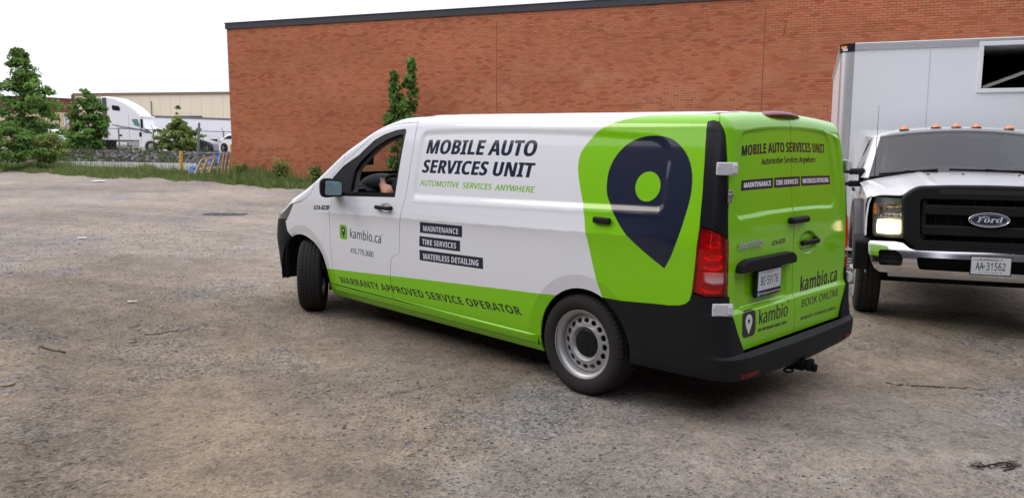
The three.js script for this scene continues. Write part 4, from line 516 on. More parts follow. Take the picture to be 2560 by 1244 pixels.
// ---------- wheels ----------
function tyreGeo(R, w, rim, grooves, sipes) { // axis along z, outer face at -z
  const N = sipes * 8, prof = [];
  const h = w / 2; const side = (s) => [[rim + 0.004, s * (h - 0.03)], [rim + 0.018, s * (h - 0.012)], [mix(rim, R, 0.38), s * (h - 0.002)], [mix(rim, R, 0.6), s * h], [mix(rim, R, 0.78), s * (h - 0.006)], [R - 0.016, s * (h - 0.014)], [R - 0.006, s * (h - 0.024)]];
  prof.push(...side(-1)); const tw = h - 0.032, K = 34; for (let i = 0; i <= K; i++) prof.push([R - 0.004 * ((2 * i) / K - 1) ** 2, mix(-tw, tw, i / K)]); prof.push(...side(1).reverse());
  const pos = [], idx = [], m = prof.length;
  for (let i = 0; i <= N; i++) { const th = (i / N) * 2 * Math.PI; prof.forEach(([r, a], j) => { let rr = r; const tread = r > R - 0.02; if (tread) { let g = 0; for (const q of grooves) g = Math.max(g, sm(0.0062, 0.0035, Math.abs(a - q))); rr -= 0.007 * g; const skew = Math.abs(a) > 0.5 * h ? 0 : a * 22, ph = (((th * sipes) / (2 * Math.PI) + skew * 0.25) % 1 + 1) % 1; if (ph < 0.16 && Math.abs(a) > 0.018) rr -= 0.0045 * (1 - g); } pos.push(rr * Math.cos(th), rr * Math.sin(th), a); }); }
  for (let i = 0; i < N; i++) for (let j = 0; j + 1 < m; j++) { const a = i * m + j, b = a + 1, c = a + m, d = c + 1; idx.push(a, b, c, b, d, c); }
  const g = new THREE.BufferGeometry(); g.setAttribute('position', new THREE.Float32BufferAttribute(pos, 3)); g.setIndex(idx); g.computeVertexNormals(); return g;
}
const lathe = (pts, seg = 72) => new THREE.LatheGeometry(pts.map((p) => new THREE.Vector2(p[0], p[1])), seg).rotateX(-Math.PI / 2); // (radius, outward): outward is -z
function holedDisc(r0, r1, n, rh, hx, o0, o1, thick, seg = 96) { // conical disc with round holes, outward -z
  const s = new THREE.Shape(); s.absarc(0, 0, r1, 0, 2 * Math.PI); const c = new THREE.Path(); c.absarc(0, 0, r0, 0, 2 * Math.PI, true); s.holes.push(c);
  for (let i = 0; i < n; i++) { const a = (i / n) * 2 * Math.PI, p = new THREE.Path(); p.absellipse(hx * Math.cos(a), hx * Math.sin(a), rh * 1.25, rh, 0, 2 * Math.PI, true, a + Math.PI / 2); s.holes.push(p); }
  const g = new THREE.ExtrudeGeometry(s, { depth: thick, bevelEnabled: true, bevelSize: 0.0025, bevelThickness: 0.0025, bevelSegments: 2, curveSegments: seg / 4 });
  const p = g.attributes.position; for (let i = 0; i < p.count; i++) { const r = Math.hypot(p.getX(i), p.getY(i)); p.setZ(i, p.getZ(i) - mix(o0, o1, clamp((r - r0) / (r1 - r0)))); } g.computeVertexNormals(); return g;
}
const vanTyre = tyreGeo(0.338, 0.226, 0.222, [-0.052, -0.017, 0.018, 0.053], 64);
const HC = 1.14;
const rimBarrel = lathe([[0.13, -0.09], [0.205, -0.09], [0.212, -0.06], [0.2, -0.02], [0.196, 0.03], [0.2, 0.06], [0.208, 0.074], [0.221, 0.079], [0.232, 0.083], [0.235, 0.088], [0.231, 0.092], [0.224, 0.089]]);
const rimDisc = join(holedDisc(0.118, 0.188, 16, 0.0185, 0.156, 0.052, 0.03, 0.006), lathe([[0.187, 0.026], [0.194, 0.024], [0.199, 0.015]]), lathe([[0.02, 0.03], [0.094, 0.03], [0.1, 0.034], [0.108, 0.05], [0.113, 0.0545], [0.119, 0.0535]]));
const hubCap = join(lathe([[0.0005, 0.05], [0.03, 0.049], [0.034, 0.046], [0.06, 0.045], [0.078, 0.041], [0.083, 0.034], [0.084, 0.026]]), ...Array.from({ length: 5 }, (_, i) => { const a = (i / 5) * 2 * Math.PI + 0.3; return new THREE.TorusGeometry(0.009, 0.0025, 6, 14).translate(0.06 * Math.cos(a), 0.06 * Math.sin(a), -0.045); }), new THREE.TorusGeometry(0.024, 0.0018, 6, 32).translate(0, 0, -0.0495), ...Array.from({ length: 3 }, (_, i) => { const a = (i / 3) * 2 * Math.PI + Math.PI / 2; return bar([0, 0, -0.0505], [0.023 * Math.cos(a), 0.023 * Math.sin(a), -0.0495], 0.0045, 4, 0.0008); })).scale(HC, HC, 1);
function vanWheel(parent, x, z, steer, left) {
  const t = new THREE.Group(); t.name = 'wheel'; t.position.set(x, 0.337, z); t.rotation.y = steer + (left ? 0 : Math.PI); t.rotation.order = 'YXZ'; parent.add(t);
  part('tyre', vanTyre, M.rubber, t); const rim = part('rim', join(rimBarrel.clone(), rimDisc.clone()), M.silver, t); part('hub_cap', hubCap, M.glossBlack, t); part('brake_disc', mv(new THREE.CylinderGeometry(0.14, 0.14, 0.03, 40).rotateX(Math.PI / 2), 0, 0, 0.03), M.cavity, t);
  return t;
}
// ---------- the van ----------
const FONT = new FontLoader().loadAsync('fonts/droid/droid_sans_bold.typeface.json');
const van = thing('cargo_van', 'white and lime green cargo van with a navy map pin, turning on the gravel lot', 'van', [0, 0, 0]);
{
  const art = phys({ map: sideArt(true), ...coat }), plainArt = phys({ map: sideArt(false), ...coat }), rear = phys({ map: rearArt, ...coat });
  const G = 0.0035; // half a panel gap
  const rearGap = [[1.833, 1.796], [1.82, 1.616], [1.82, 1.362], [1.828, 1.186], [1.856, 1.073], [1.881, 0.974], [1.893, 0.842], [1.895, 0.75], [1.91, 0.722], [1.945, 0.712], [1.985, 0.7], [2.008, 0.665], [2.02, 0.6], [2.026, 0.492], [2.019, 0.408], [2.005, 0.338]];
  const topGap = [[1.833, 1.796], [2.017, 1.787], [2.214, 1.771], [2.333, 1.737], [2.494, 1.611], [2.679, 1.498], [2.776, 1.438]];
  const frontGap = [[2.776, 1.438], [2.95, 1.3], [2.965, 1.2], [2.92, 1.15], [2.884, 1.104], [2.915, 1.01], [2.93, 0.935], [2.932, 0.83], [2.93, 0.735], [2.918, 0.6], [2.905, 0.48], [2.89, 0.389], [2.862, 0.338]];
  const off = (pts, dx, dy) => pts.map((p) => [p[0] + dx, p[1] + dy]);
  const rearArch = arc(...ARCH_R, -0.02, 1.976, 34), frontArch = [[3.01, 0.3], [3.027, 0.428], [3.05, 0.49], [3.093, 0.57], [3.14, 0.616], [3.192, 0.655], [3.26, 0.69], [3.335, 0.714], [3.41, 0.729], [3.484, 0.734], [3.58, 0.722], [3.668, 0.69]];
  const topLine = (a, b, n = 12) => Array.from({ length: n + 1 }, (_, i) => { const u = mix(a, b, i / n); return [u, vEnd(u)]; });
  // left side behind the door: from the sill up and over the roof edge
  const sidePoly = [...off([...rearGap].reverse(), -G, 0), ...topLine(1.833, -0.908, 44), [-0.908, 1.794], [-0.852, 1.806], [-0.801, 1.797], ...roundPoly([[-0.801, 1.797, 0], [-0.818, 1.7, 0], [-0.836, 1.572, 0], [-0.851, 1.392, 0], [-0.857, 1.194, 0], [-0.848, 1, 0], [-0.836, 0.83, 0], [-0.827, 0.772, 0], [-0.802, 0.744, 0], [-0.762, 0.729, 0], [-0.7, 0.719, 0]], 0).slice(1), [-0.602, 0.713], [-0.369, 0.694], [-0.186, 0.686], ...[...rearArch].reverse().slice(1), [0.352, 0.331], [0.9, 0.331]];
  const doorPoly = [...off(rearGap, G, 0).map((p, i) => (i === 0 ? [p[0], p[1] - G] : p)).reverse(), ...off(topGap, 0, -G).slice(1), ...off(frontGap, -G, 0).slice(1)];
  const seal = roundPoly([[1.953, 1.738, 0.03], [2.079, 1.728, 0.02], [2.243, 1.69, 0.02], [2.364, 1.643, 0], [2.48, 1.566, 0], [2.565, 1.506, 0], [2.663, 1.462, 0], [2.771, 1.41, 0], [2.925, 1.293, 0.02], [2.945, 1.2, 0.02], [2.9, 1.147, 0.02], [2.7, 1.148, 0], [1.965, 1.184, 0.015]], 0.02);
  const opening = roundPoly([[1.985, 1.695, 0.03], [2.07, 1.684, 0.02], [2.21, 1.645, 0.02], [2.34, 1.585, 0], [2.45, 1.51, 0], [2.54, 1.44, 0.02], [2.6, 1.37, 0.03], [2.62, 1.19, 0.02], [1.992, 1.216, 0.015]], 0.02);
  const sillPoly = [[0.356, 0.214], [0.356, 0.3285], [2.9, 0.3285], [3.0, 0.327], [3.012, 0.29], [2.98, 0.214]];
  const fenderPoly = [...off(frontGap, G, 0), [3.01, 0.338], ...frontArch.slice(1), [3.744, 0.749], [3.796, 0.844], [3.755, 0.857], [3.656, 0.932], [3.588, 1.016], [3.45, 1.046], [3.342, 1.088], [3.269, 1.137], [3.235, 1.18], ...topLine(3.2, 2.776, 10)];
  const pillarPoly = [...off(topGap, 0, G), ...topLine(2.772, 1.833, 20)];
  const sideParts = (mir, mat) => {
    const o = { upAbove: 1.76, uv: sideUV, mirror: mir, ...(mir ? { du: 0.05, dv: 0.03 } : { du: 0.011, dv: 0.008 }) };
    part('side_panel', panel(bodyP, [sidePoly], o), mat, van, mir ? undefined : 'white left side panel with lime green rear blob and navy map pin');
    const door = part('front_door', panel(bodyP, [doorPoly, seal], { ...o, flange: 0.04 }), mat, van);
    part('window_seal', panel((u, v) => { const p = bodyP(u, v), n = sm(0, 1, 1); p[2] += 0.006; return p; }, [off(seal, 0, 0), opening], { flange: 0.035, mirror: mir, du: 0.03, dv: 0.02 }), M.glossBlack, door);
    if (mir) part('door_window', panel((u, v) => { const p = bodyP(u, v); p[2] += 0.022; return p; }, [off(opening, 0, 0)], { flange: 0, mirror: true, du: 0.1, dv: 0.1 }), M.tintGlass, door);
    part('sill', panel(bodyP, [sillPoly], o), mat, van);
    part('front_fender', panel(bodyP, [fenderPoly], o), mat, van);
    part('door_pillar', panel(bodyP, [pillarPoly], o), mat, van);
    // handle: bar over a bowl
    const hx = 2.075, w = (x) => bodyP(x, 1.093)[2], hm = (g) => (mir ? mirrorZ(g) : g);
    const hg = mv(new RoundedBoxGeometry(0.205, 0.034, 0.026, 3, 0.012), 2.08, 1.092, w(2.18) - 0.03), leg = [mv(new RoundedBoxGeometry(0.035, 0.03, 0.05, 2, 0.01), 2.165, 1.088, w(2.18) - 0.008), mv(new RoundedBoxGeometry(0.05, 0.03, 0.05, 2, 0.01), 2.0, 1.094, w(1.98) - 0.008)];
    part('handle', hm(join(hg, leg)), M.black, door);
    part('mirror_arm', hm(join(mv(new RoundedBoxGeometry(0.12, 0.05, 0.16, 2, 0.02), 2.79, 1.165, -0.985))), M.black, door);
    const mh = new THREE.SphereGeometry(1, 32, 24); { const p = mh.attributes.position; for (let i = 0; i < p.count; i++) { let [x, y, z] = [p.getX(i), p.getY(i), p.getZ(i)]; const s = (a, e) => Math.sign(a) * Math.abs(a) ** e; x = s(x, 0.8); y = s(y, 0.55); z = s(z, 0.55); if (x < 0) x *= 0.12; p.setXYZ(i, x * 0.1, y * 0.08 * (1 - 0.12 * z), z * 0.098); } mh.computeVertexNormals(); }
    mh.rotateY(-0.3); mv(mh, 2.655, 1.228, -1.1); part('mirror_housing', hm(mh), M.black, door);
    const face = extrude(roundPoly([[-0.074, -0.06], [0.078, -0.064], [0.078, 0.05], [-0.064, 0.062]], 0.025), 0.004, 0.001); face.rotateY(-Math.PI / 2); face.rotateY(-0.22); mv(face, 2.634, 1.229, -1.099); part('mirror_glass', hm(face), M.mirrorGlass, door);
    return door;
  };
  sideParts(false, art); sideParts(true, plainArt);
  part('side_marker', mv(new THREE.SphereGeometry(0.016, 16, 10).scale(1, 1, 0.4), 3.037, 0.79, bodyP(3.037, 0.79)[2]), M.clearLens, van);
  part('slider_handle', join(mv(new RoundedBoxGeometry(0.135, 0.04, 0.03, 3, 0.012), -0.186, 1.179, bodyP(-0.186, 1.179)[2] - 0.018)), M.black, van);
  // roof, windscreen, bonnet
  const capTop = (f, list, opt) => panel(capP, list, { flange: 0.004, ...opt });
  const both = (make) => { const a = make(false), b = mirrorZ(a); return join(a, b); };
  const strip = (u0, u1, t0, t1) => [[u0, t0], [u0, t1], [u1, t1], [u1, t0]];
  part('roof', both(() => panel((u, t) => { const p = capP(u, t), z = Math.abs(p[2]); let d = 0; for (const c of [0.12, 0.36, 0.56]) d += sm(0.045, 0.03, Math.abs(z - c)); p[1] += 0.006 * d * sm(-0.75, -0.65, u) * sm(1.95, 1.85, u); return p; }, [strip(XR + 0.002, 2.33, 0, 1)], { du: 0.05, dv: 0.02, flange: 0.02 })), M.white, van);
  part('windscreen', both(() => capTop(0, [strip(2.34, 3.13, 0.09, 1)], { du: 0.05, dv: 0.1, flange: 0 })), M.glass, van);
  for (const s of [0, 1]) { const g = capTop(0, [strip(2.335, 3.2, 0, 0.09)], { du: 0.05, dv: 0.05 }); part('windscreen_frame', s ? mirrorZ(g) : g, M.white, van); }
  part('cowl', both(() => capTop(0, [strip(3.135, 3.235, 0.0, 1)], { du: 0.05, dv: 0.1 })), M.black, van);
  const hoodSide = [[3.238, 1.187], [3.272, 1.143], [3.345, 1.094], [3.453, 1.052], [3.588, 1.023], [3.734, 1.0], [3.9, 0.965], [4.15, 0.925], [UEND, 0.905], ...topLine(UEND, 3.238, 30)];
  part('bonnet', join(both(() => panel(bodyP, [hoodSide], { du: 0.03, dv: 0.02 })), both(() => panel(capP, [strip(3.238, UEND, 0, 1)], { du: 0.03, dv: 0.05, flange: 0 }))), M.white, van);
  const lampF = [[3.592, 1.018], [3.66, 0.935], [3.76, 0.86], [3.95, 0.85], [4.25, 0.84], [4.3, 0.91], [4.15, 0.92], [3.9, 0.96], [3.734, 0.995]];
  for (const mir of [false, true]) { const l = part('headlamp', panel(bodyP, [lampF], { mirror: mir, flange: 0.01 }), phys({ color: lin(0.05, 0.055, 0.06), roughness: 0.12, clearcoat: 1 }), van); part('headlamp_bowl', panel((u, v) => { const p = bodyP(u, v); const k = 0.06; return [p[0] - k, p[1], p[2] + k * 0.8]; }, [lampF], { mirror: mir, flange: 0 }), std({ color: lin(0.07, 0.07, 0.075), roughness: 0.3, metalness: 0.4 }), l); }
  const bumperF = [[3.675, 0.686], [3.748, 0.745], [3.8, 0.84], [3.76, 0.853], [3.95, 0.845], [4.25, 0.835], [UEND, 0.9], [UEND, 0.27], [4.4, 0.262], [4.1, 0.25], [3.95, 0.248], [3.885, 0.262], [3.868, 0.3], [3.848, 0.4], [3.826, 0.48], [3.78, 0.585], [3.73, 0.648]];
  part('front_bumper', both(() => panel((u, v) => { const p = bodyP(u, v); p[2] -= 0.004 * sm(3.66, 3.72, u) * sm(UEND, UEND - 0.3, u); return p; }, [bumperF], { du: 0.02, dv: 0.02, flange: 0.03 })), M.black, van);
  // tail: black pillars, lamps, doors, bumper
  const pillar = [[-0.858, 1.2], [-0.852, 1.392], [-0.837, 1.572], [-0.819, 1.7], [-0.803, 1.796], [-0.852, 1.805], [-0.91, 1.792], [-0.944, 1.731], [-0.978, 1.575], [-1.016, 1.351], [-1.03, 1.13], [-0.97, 1.168], [-0.91, 1.192]];
  const lampR = [[-0.862, 1.194], [-0.853, 1], [-0.842, 0.818], [-0.9, 0.808], [-1.034, 0.806], [-1.034, 1.12], [-0.97, 1.16], [-0.91, 1.184]];
  const clear = [[-0.872, 0.942], [-0.9, 0.885], [-0.95, 0.873], [-1.031, 0.876], [-1.031, 0.938], [-0.95, 0.944]];
  const inset = (k, dy = 0) => (u, v) => { const p = bodyP(u, v), c = bodyP(u, v); const l = Math.hypot(0.5, 0.5); return [p[0] + (k * 0.5) / l, p[1] + dy, p[2] + (k * 0.5) / l]; };
  for (const mir of [false, true]) {
    part('rear_pillar', panel(bodyP, [pillar], { mirror: mir }), M.glossBlack, van);
    const bulge = (u, v) => { const p = bodyP(u, v), k = 0.012 * sm(-0.86, -0.89, u) * sm(-1.04, -1.0, u); return [p[0] - k * 0.7, p[1], p[2] - k * 0.7]; };
    const l = part('tail_lamp', panel(bulge, [lampR, clear], { mirror: mir, flange: 0.03, du: 0.01, dv: 0.01 }), M.redLens, van);
    part('reversing_lamp', panel(bulge, [clear], { mirror: mir, flange: 0.02, du: 0.01, dv: 0.01 }), M.clearLens, l);
    const bowls = (u, v) => { let k = 0.045; for (const [cu, cv, ru, rv] of [[-0.95, 1.115, 0.05, 0.04], [-0.955, 1.035, 0.065, 0.034], [-0.955, 0.975, 0.065, 0.026], [-0.955, 0.845, 0.075, 0.028]]) k += 0.03 * sm(1, 0.2, Math.hypot((u - cu) / ru, (v - cv) / rv)); return inset(k)(u, v); };
    part('lamp_reflector', panel(bowls, [lampR, clear], { mirror: mir, flange: 0.0, du: 0.008, dv: 0.008 }), M.redInner, l);
    part('reversing_reflector', panel(inset(0.03), [clear], { mirror: mir, flange: 0.0 }), std({ color: lin(0.75, 0.75, 0.75), roughness: 0.3 }), l);
    const uE = (v) => pchip([[0.45, uTail(0.69)], [0.5, uTail(0.7)], [0.6, uTail(0.75)], [0.7, UD + 0.004], [1.351, -1.021], [1.575, -0.984], [1.731, -0.95], [1.79, -0.912], [1.9, -0.912]])(v);
    const edge = Array.from({ length: 40 }, (_, i) => { const v = mix(0.462, 1.897, i / 39); return [uE(v) - 0.002, v]; });
    const mid = uTail(0.003);
    const doorUV = mir ? (u, v) => { const [a, b] = rearUV(u, v); return [1 - a, b]; } : rearUV;
    const mirDetail = mir ? (u, v) => { const p = bodyP(u, v); if (u < UD) { const z = p[2]; p[0] += tailDetail(z, v) - tailDetail(-z, v); } return p; } : bodyP;
    const d = part('rear_door', panel(mirDetail, [[...edge, [mid, 1.897], [mid, 0.462]]], { upAbove: 1.76, mirror: mir, uv: doorUV, du: 0.014, dv: 0.01, flange: 0.03 }), rear, van);
    const hm = (g) => (mir ? mirrorZ(g) : g);
    for (const [hy, hx, hz] of [[1.526, -0.955, -0.82], [0.729, -1.0, -0.866]]) { const h = part('hinge', hm(mv(join(new RoundedBoxGeometry(0.122, 0.074, 0.022, 2, 0.008), mv(new RoundedBoxGeometry(0.03, 0.05, 0.036, 2, 0.006), -0.042, 0, -0.006), mv(new RoundedBoxGeometry(0.01, 0.02, 0.028, 2, 0.003), 0.05, 0.012, -0.002)).rotateY(0.86), hx, hy, hz)), M.hinge, d); h.userData.label = 'white surface hinge on the black rear pillar'; }
    if (!mir) {
      const x0 = -0.995;
      // handle strip with lamps above the plate
      const rail = extrude(roundPoly([[-0.345, -0.03, 0.01], [-0.335, 0.005, 0.03], [-0.27, 0.03, 0.05], [0.3, 0.03, 0.03], [0.345, 0, 0.03], [0.345, -0.03, 0.01]], 0.02), 0.05, 0.006); rail.rotateY(-Math.PI / 2); part('number_plate_bar', mv(rail, x0 + 0.012, 0.962, -0.385), M.black, d);
      const pf = box(0.022, 0.172, 0.322, -1.005, 0.838, -0.352, 0.006); const fr = part('plate_frame', pf, M.black, d);
      const pa = plateArt(['BC', '59176'], true), pl = new THREE.PlaneGeometry(0.29, 0.118); pl.rotateY(-Math.PI / 2); part('number_plate', mv(pl, -1.0185, 0.852, -0.352), std({ map: pa, roughness: 0.45 }), d);
      const ft = canvas(512, 64, (x) => { x.fillStyle = 'rgb(10,10,12)'; x.fillRect(0, 0, 512, 64); x.fillStyle = 'rgb(90,150,215)'; x.beginPath(); x.arc(34, 32, 26, 0, 7); x.fill(); x.strokeStyle = 'rgb(225,232,240)'; x.lineWidth = 7; x.beginPath(); x.moveTo(20, 18); x.lineTo(48, 46); x.stroke(); x.fillStyle = 'rgb(205,208,212)'; x.font = 'bold 42px serif'; x.fillText('Performance Auto Group', 68, 46, 436); }); const fp = new THREE.PlaneGeometry(0.3, 0.036); fp.rotateY(-Math.PI / 2); part('frame_lettering', mv(fp, -1.0183, 0.772, -0.352), std({ map: ft, roughness: 0.5 }), d);
      { const tg = new TextGeometry('METRIS', { font: await FONT, size: 0.036, depth: 0.004, curveSegments: 4, bevelEnabled: true, bevelSize: 0.0008, bevelThickness: 0.0008, bevelSegments: 1 }); tg.applyMatrix4(new THREE.Matrix4().makeShear(0, 0, 0.35, 0, 0, 0)); tg.computeBoundingBox(); const bb = tg.boundingBox; tg.translate(-bb.min.x, 0, 0); tg.scale(0.3 / (bb.max.x - bb.min.x), 0.9, 1); tg.rotateY(-Math.PI / 2); part('badge', mv(tg, -1.0, 1.066, -0.722), std({ color: lin(0.42, 0.42, 0.43), metalness: 0.35, roughness: 0.35 }), d); }
      part('latch', mv(new RoundedBoxGeometry(0.045, 0.042, 0.25, 3, 0.018), -1.002, 1.19, 0.035), M.black, d);
    } else part('handle', join(mv(new RoundedBoxGeometry(0.03, 0.034, 0.255, 3, 0.012), -1.003, 1.032, 0.218), mv(new RoundedBoxGeometry(0.03, 0.04, 0.03, 2, 0.008), -0.99, 1.04, 0.325)), M.black, d);
    part('door_seal', panel((u, v) => { const p = bodyP(u, v); return [p[0] + 0.035, p[1], p[2] * 0.97]; }, [[[UD - 0.06, 0.5], [-1.0, 1.1], [-0.96, 1.74], [-1.0, 1.8], [uTail(0.0), 1.82], [uTail(0), 0.44]]], { mirror: mir, du: 0.06, dv: 0.06, flange: 0 }), M.cavity, d);
    part('rear_reflector', hm(panel((u, v) => { const p = bumpP(u, v); return [p[0] - 0.004, p[1], p[2]]; }, [[[uTail(0.79), 0.322], [uTail(0.79), 0.352], [uTail(0.62), 0.356], [uTail(0.63), 0.326]]], { flange: 0.006 })), phys({ color: lin(0.13, 0.006, 0.005), roughness: 0.4, specularIntensity: 0.4 }), van);
  }
  part('rear_bumper', both(() => panel(bumpP, [[[-0.19, 0.682], [-0.369, 0.69], [-0.602, 0.71], [-0.7, 0.716], [-0.763, 0.726], [-0.804, 0.741], [-0.83, 0.77], [-0.839, 0.806], [-0.9, 0.8], [UD + 0.006, 0.798], [UD + 0.006, 0.7], [uTail(0.755), 0.6], [uTail(0.705), 0.5], [uTail(0.695), 0.458], [uTail(0), 0.458], [uTail(0), 0.285], [uTail(0.6), 0.3], [-1.0, 0.315], [-0.8, 0.312], [-0.5, 0.305], [-0.405, 0.302], [-0.412, 0.338], ...arc(...ARCH_R, Math.PI, 1.98, 16)]], { du: 0.02, dv: 0.008, flange: 0.02 })), M.black, van);
  part('brake_light', (() => { const g = new THREE.SphereGeometry(1, 40, 16); const p = g.attributes.position; for (let i = 0; i < p.count; i++) { const z = p.getZ(i) * 0.285, k = Math.sqrt(Math.max(0, 1 - p.getZ(i) ** 2)); p.setXYZ(i, p.getX(i) * 0.09 - 0.83, 1.848 + p.getY(i) * 0.028 - 0.02 * p.getZ(i) ** 2, z - 0.03); } g.computeVertexNormals(); return g; })(), phys({ color: lin(0.13, 0.004, 0.008), roughness: 0.3, specularIntensity: 0.6 }), van);
  part('lock_bracket', join(box(0.02, 0.075, 0.02, -0.985, 1.372, -0.822, 0.004), box(0.024, 0.02, 0.03, -0.99, 1.38, -0.822, 0.004)), M.steel, van);
  part('tow_hitch', join(box(0.3, 0.065, 0.065, -0.97, 0.262, 0.0, 0.006), box(0.12, 0.045, 0.045, -1.11, 0.262, 0, 0.004), box(0.04, 0.075, 0.06, -1.15, 0.272, 0, 0.01), box(0.03, 0.05, 0.04, -1.172, 0.252, 0.02, 0.008), box(0.08, 0.05, 0.5, -0.9, 0.26, 0, 0.01), mv(new THREE.TorusGeometry(0.028, 0.007, 8, 24).rotateX(1.4), -1.04, 0.225, -0.06).translate(0, 0, 0)), M.cavity, van);
  // structure that keeps the inside dark: floor, bulkhead, wheel houses
  const wellGeo = (r) => { const g = new THREE.CylinderGeometry(r, r, 0.3, 36, 1, true, Math.PI * 0.44, Math.PI * 1.12).rotateX(Math.PI / 2), d = new THREE.CircleGeometry(r, 36, -0.1, Math.PI + 0.2); return [g, d]; };
  for (const [x, r] of [[-0.03, 0.405], [3.43, 0.43]]) for (const s of [-1, 1]) { const [g, d] = wellGeo(r); part('wheel_house', join(mv(g, x, 0.34, s * 0.77), mv(d, x, 0.34, s * 0.625)), M.cavity, van); }
  part('underbody', join(box(2.65, 0.06, 1.72, 1.68, 0.3, 0), box(0.62, 0.06, 1.66, -0.68, 0.34, 0), box(0.3, 0.06, 1.1, 3.86, 0.3, 0), box(0.9, 0.1, 1.0, 3.43, 0.42, 0), box(0.8, 0.1, 1.0, 0, 0.42, 0), box(4.4, 0.08, 0.12, 1.6, 0.25, -0.5), box(4.4, 0.08, 0.12, 1.6, 0.25, 0.5), bar([0.3, 0.22, 0.2], [3, 0.24, 0.2], 0.035), bar([-0.1, 0.337, -0.8], [-0.1, 0.337, 0.8], 0.05), bar([3.43, 0.337, -0.8], [3.43, 0.337, 0.8], 0.04)), M.cavity, van);
  part('bulkhead', box(0.03, 1.36, 1.58, 1.42, 1.02, 0), M.liner, van);
  part('headliner', box(0.85, 0.02, 1.3, 1.85, 1.79, 0), M.liner, van);
  // cab
  const dsh = extrude([[2.94, 0.55], [2.88, 0.8], [2.8, 1.0], [2.73, 1.1], [2.745, 1.17], [2.82, 1.215], [2.98, 1.23], [3.2, 1.19], [3.22, 0.55]], 1.7, 0.02); part('dashboard', mv(dsh, 0, 0, -0.85), M.dash, van);
  const hoodS = new THREE.SphereGeometry(1, 32, 16, 0, 6.3, 0, 1.57); part('instrument_hood', mv(hoodS.scale(0.17, 0.13, 0.24), 2.86, 1.2, -0.42), M.dash, van);
  part('air_vent', join(mv(new THREE.TorusGeometry(0.052, 0.012, 10, 28).rotateY(Math.PI / 2), 2.73, 1.15, -0.74), mv(new THREE.CylinderGeometry(0.048, 0.048, 0.02, 24).rotateZ(Math.PI / 2), 2.74, 1.15, -0.74)), M.glossBlack, van);
  const sw = join(new THREE.TorusGeometry(0.185, 0.019, 14, 56), new THREE.CylinderGeometry(0.06, 0.07, 0.05, 24).rotateX(Math.PI / 2), box(0.34, 0.035, 0.02), box(0.035, 0.17, 0.02, 0, -0.09, 0)); sw.rotateY(-Math.PI / 2); sw.rotateZ(-0.45); part('steering_wheel', mv(sw, 2.61, 1.15, -0.42), M.trim, van);
  part('steering_column', bar([2.61, 1.15, -0.42], [2.92, 1.0, -0.42], 0.05), M.trim, van);
  for (const z of [-0.42, 0.42]) part('seat', join(mv(new RoundedBoxGeometry(0.5, 0.16, 0.5, 3, 0.06), 2.14, 0.78, z), mv(new RoundedBoxGeometry(0.14, 0.66, 0.48, 3, 0.06).rotateZ(0.16), 1.84, 1.12, z), mv(new RoundedBoxGeometry(0.1, 0.16, 0.26, 3, 0.04).rotateZ(0.1), 1.77, 1.53, z), box(0.36, 0.4, 0.4, 2.14, 0.52, z)), M.trim, van);
  part('cab_floor', box(1.5, 0.03, 1.56, 2.25, 0.5, 0), M.trim, van);
  for (const s of [-1, 1]) part('door_trim', mv(new RoundedBoxGeometry(0.86, 0.6, 0.05, 2, 0.02), 2.42, 0.83, s * 0.86), M.dash, van);
  part('pillar_trim', panel((u, v) => { const p = bodyP(u, v); return [p[0], p[1], p[2] + 0.03]; }, [opening], { surface: false, flange: 0.05 }), std({ color: lin(0.16, 0.16, 0.165), roughness: 0.85 }), van);
  part('dash_camera', join(box(0.05, 0.1, 0.085, 2.95, 1.455, -0.5, 0.015), box(0.03, 0.06, 0.05, 2.96, 1.5, -0.53, 0.01), bar([2.95, 1.5, -0.5], [2.97, 1.56, -0.5], 0.012)), M.cavity, van);
  part('rear_view_mirror', join(box(0.03, 0.07, 0.24, 2.6, 1.64, 0, 0.012), bar([2.61, 1.66, 0], [2.64, 1.72, 0], 0.012)), M.cavity, van);
  vanWheel(van, 0, -0.812, 0, true); vanWheel(van, 0, 0.812, 0, false); vanWheel(van, 3.43, -0.822, -0.68, true); vanWheel(van, 3.43, 0.812, -0.52, false);
}
function bumpP(u, v) { // the plastic bumper stands proud of the body and carries a step under the doors
  const p = bodyP(u, v), a = plan(u - 2e-3, Math.min(v, 1)), b = plan(u + 2e-3, Math.min(v, 1)); let tx = b[0] - a[0], tz = b[1] - a[1]; const l = Math.hypot(tx, tz) || 1; tx /= l; tz /= l;
  const s = XR - u, z = p[2]; let k = 0.01 * sm(-0.19, -0.25, u) + sm(0.08, 0.34, s) * (0.042 + 0.03 * (1 - (z / 0.85) ** 2)) * sm(0.462, 0.44, v) + 0.02 * sm(0.6, 0.4, v) * sm(0.05, 0.2, s);
  k -= 0.03 * sm(0.34, 0.285, v) * sm(0.0, 0.2, s);
  return [p[0] + tz * k, p[1], p[2] - tx * k];
}
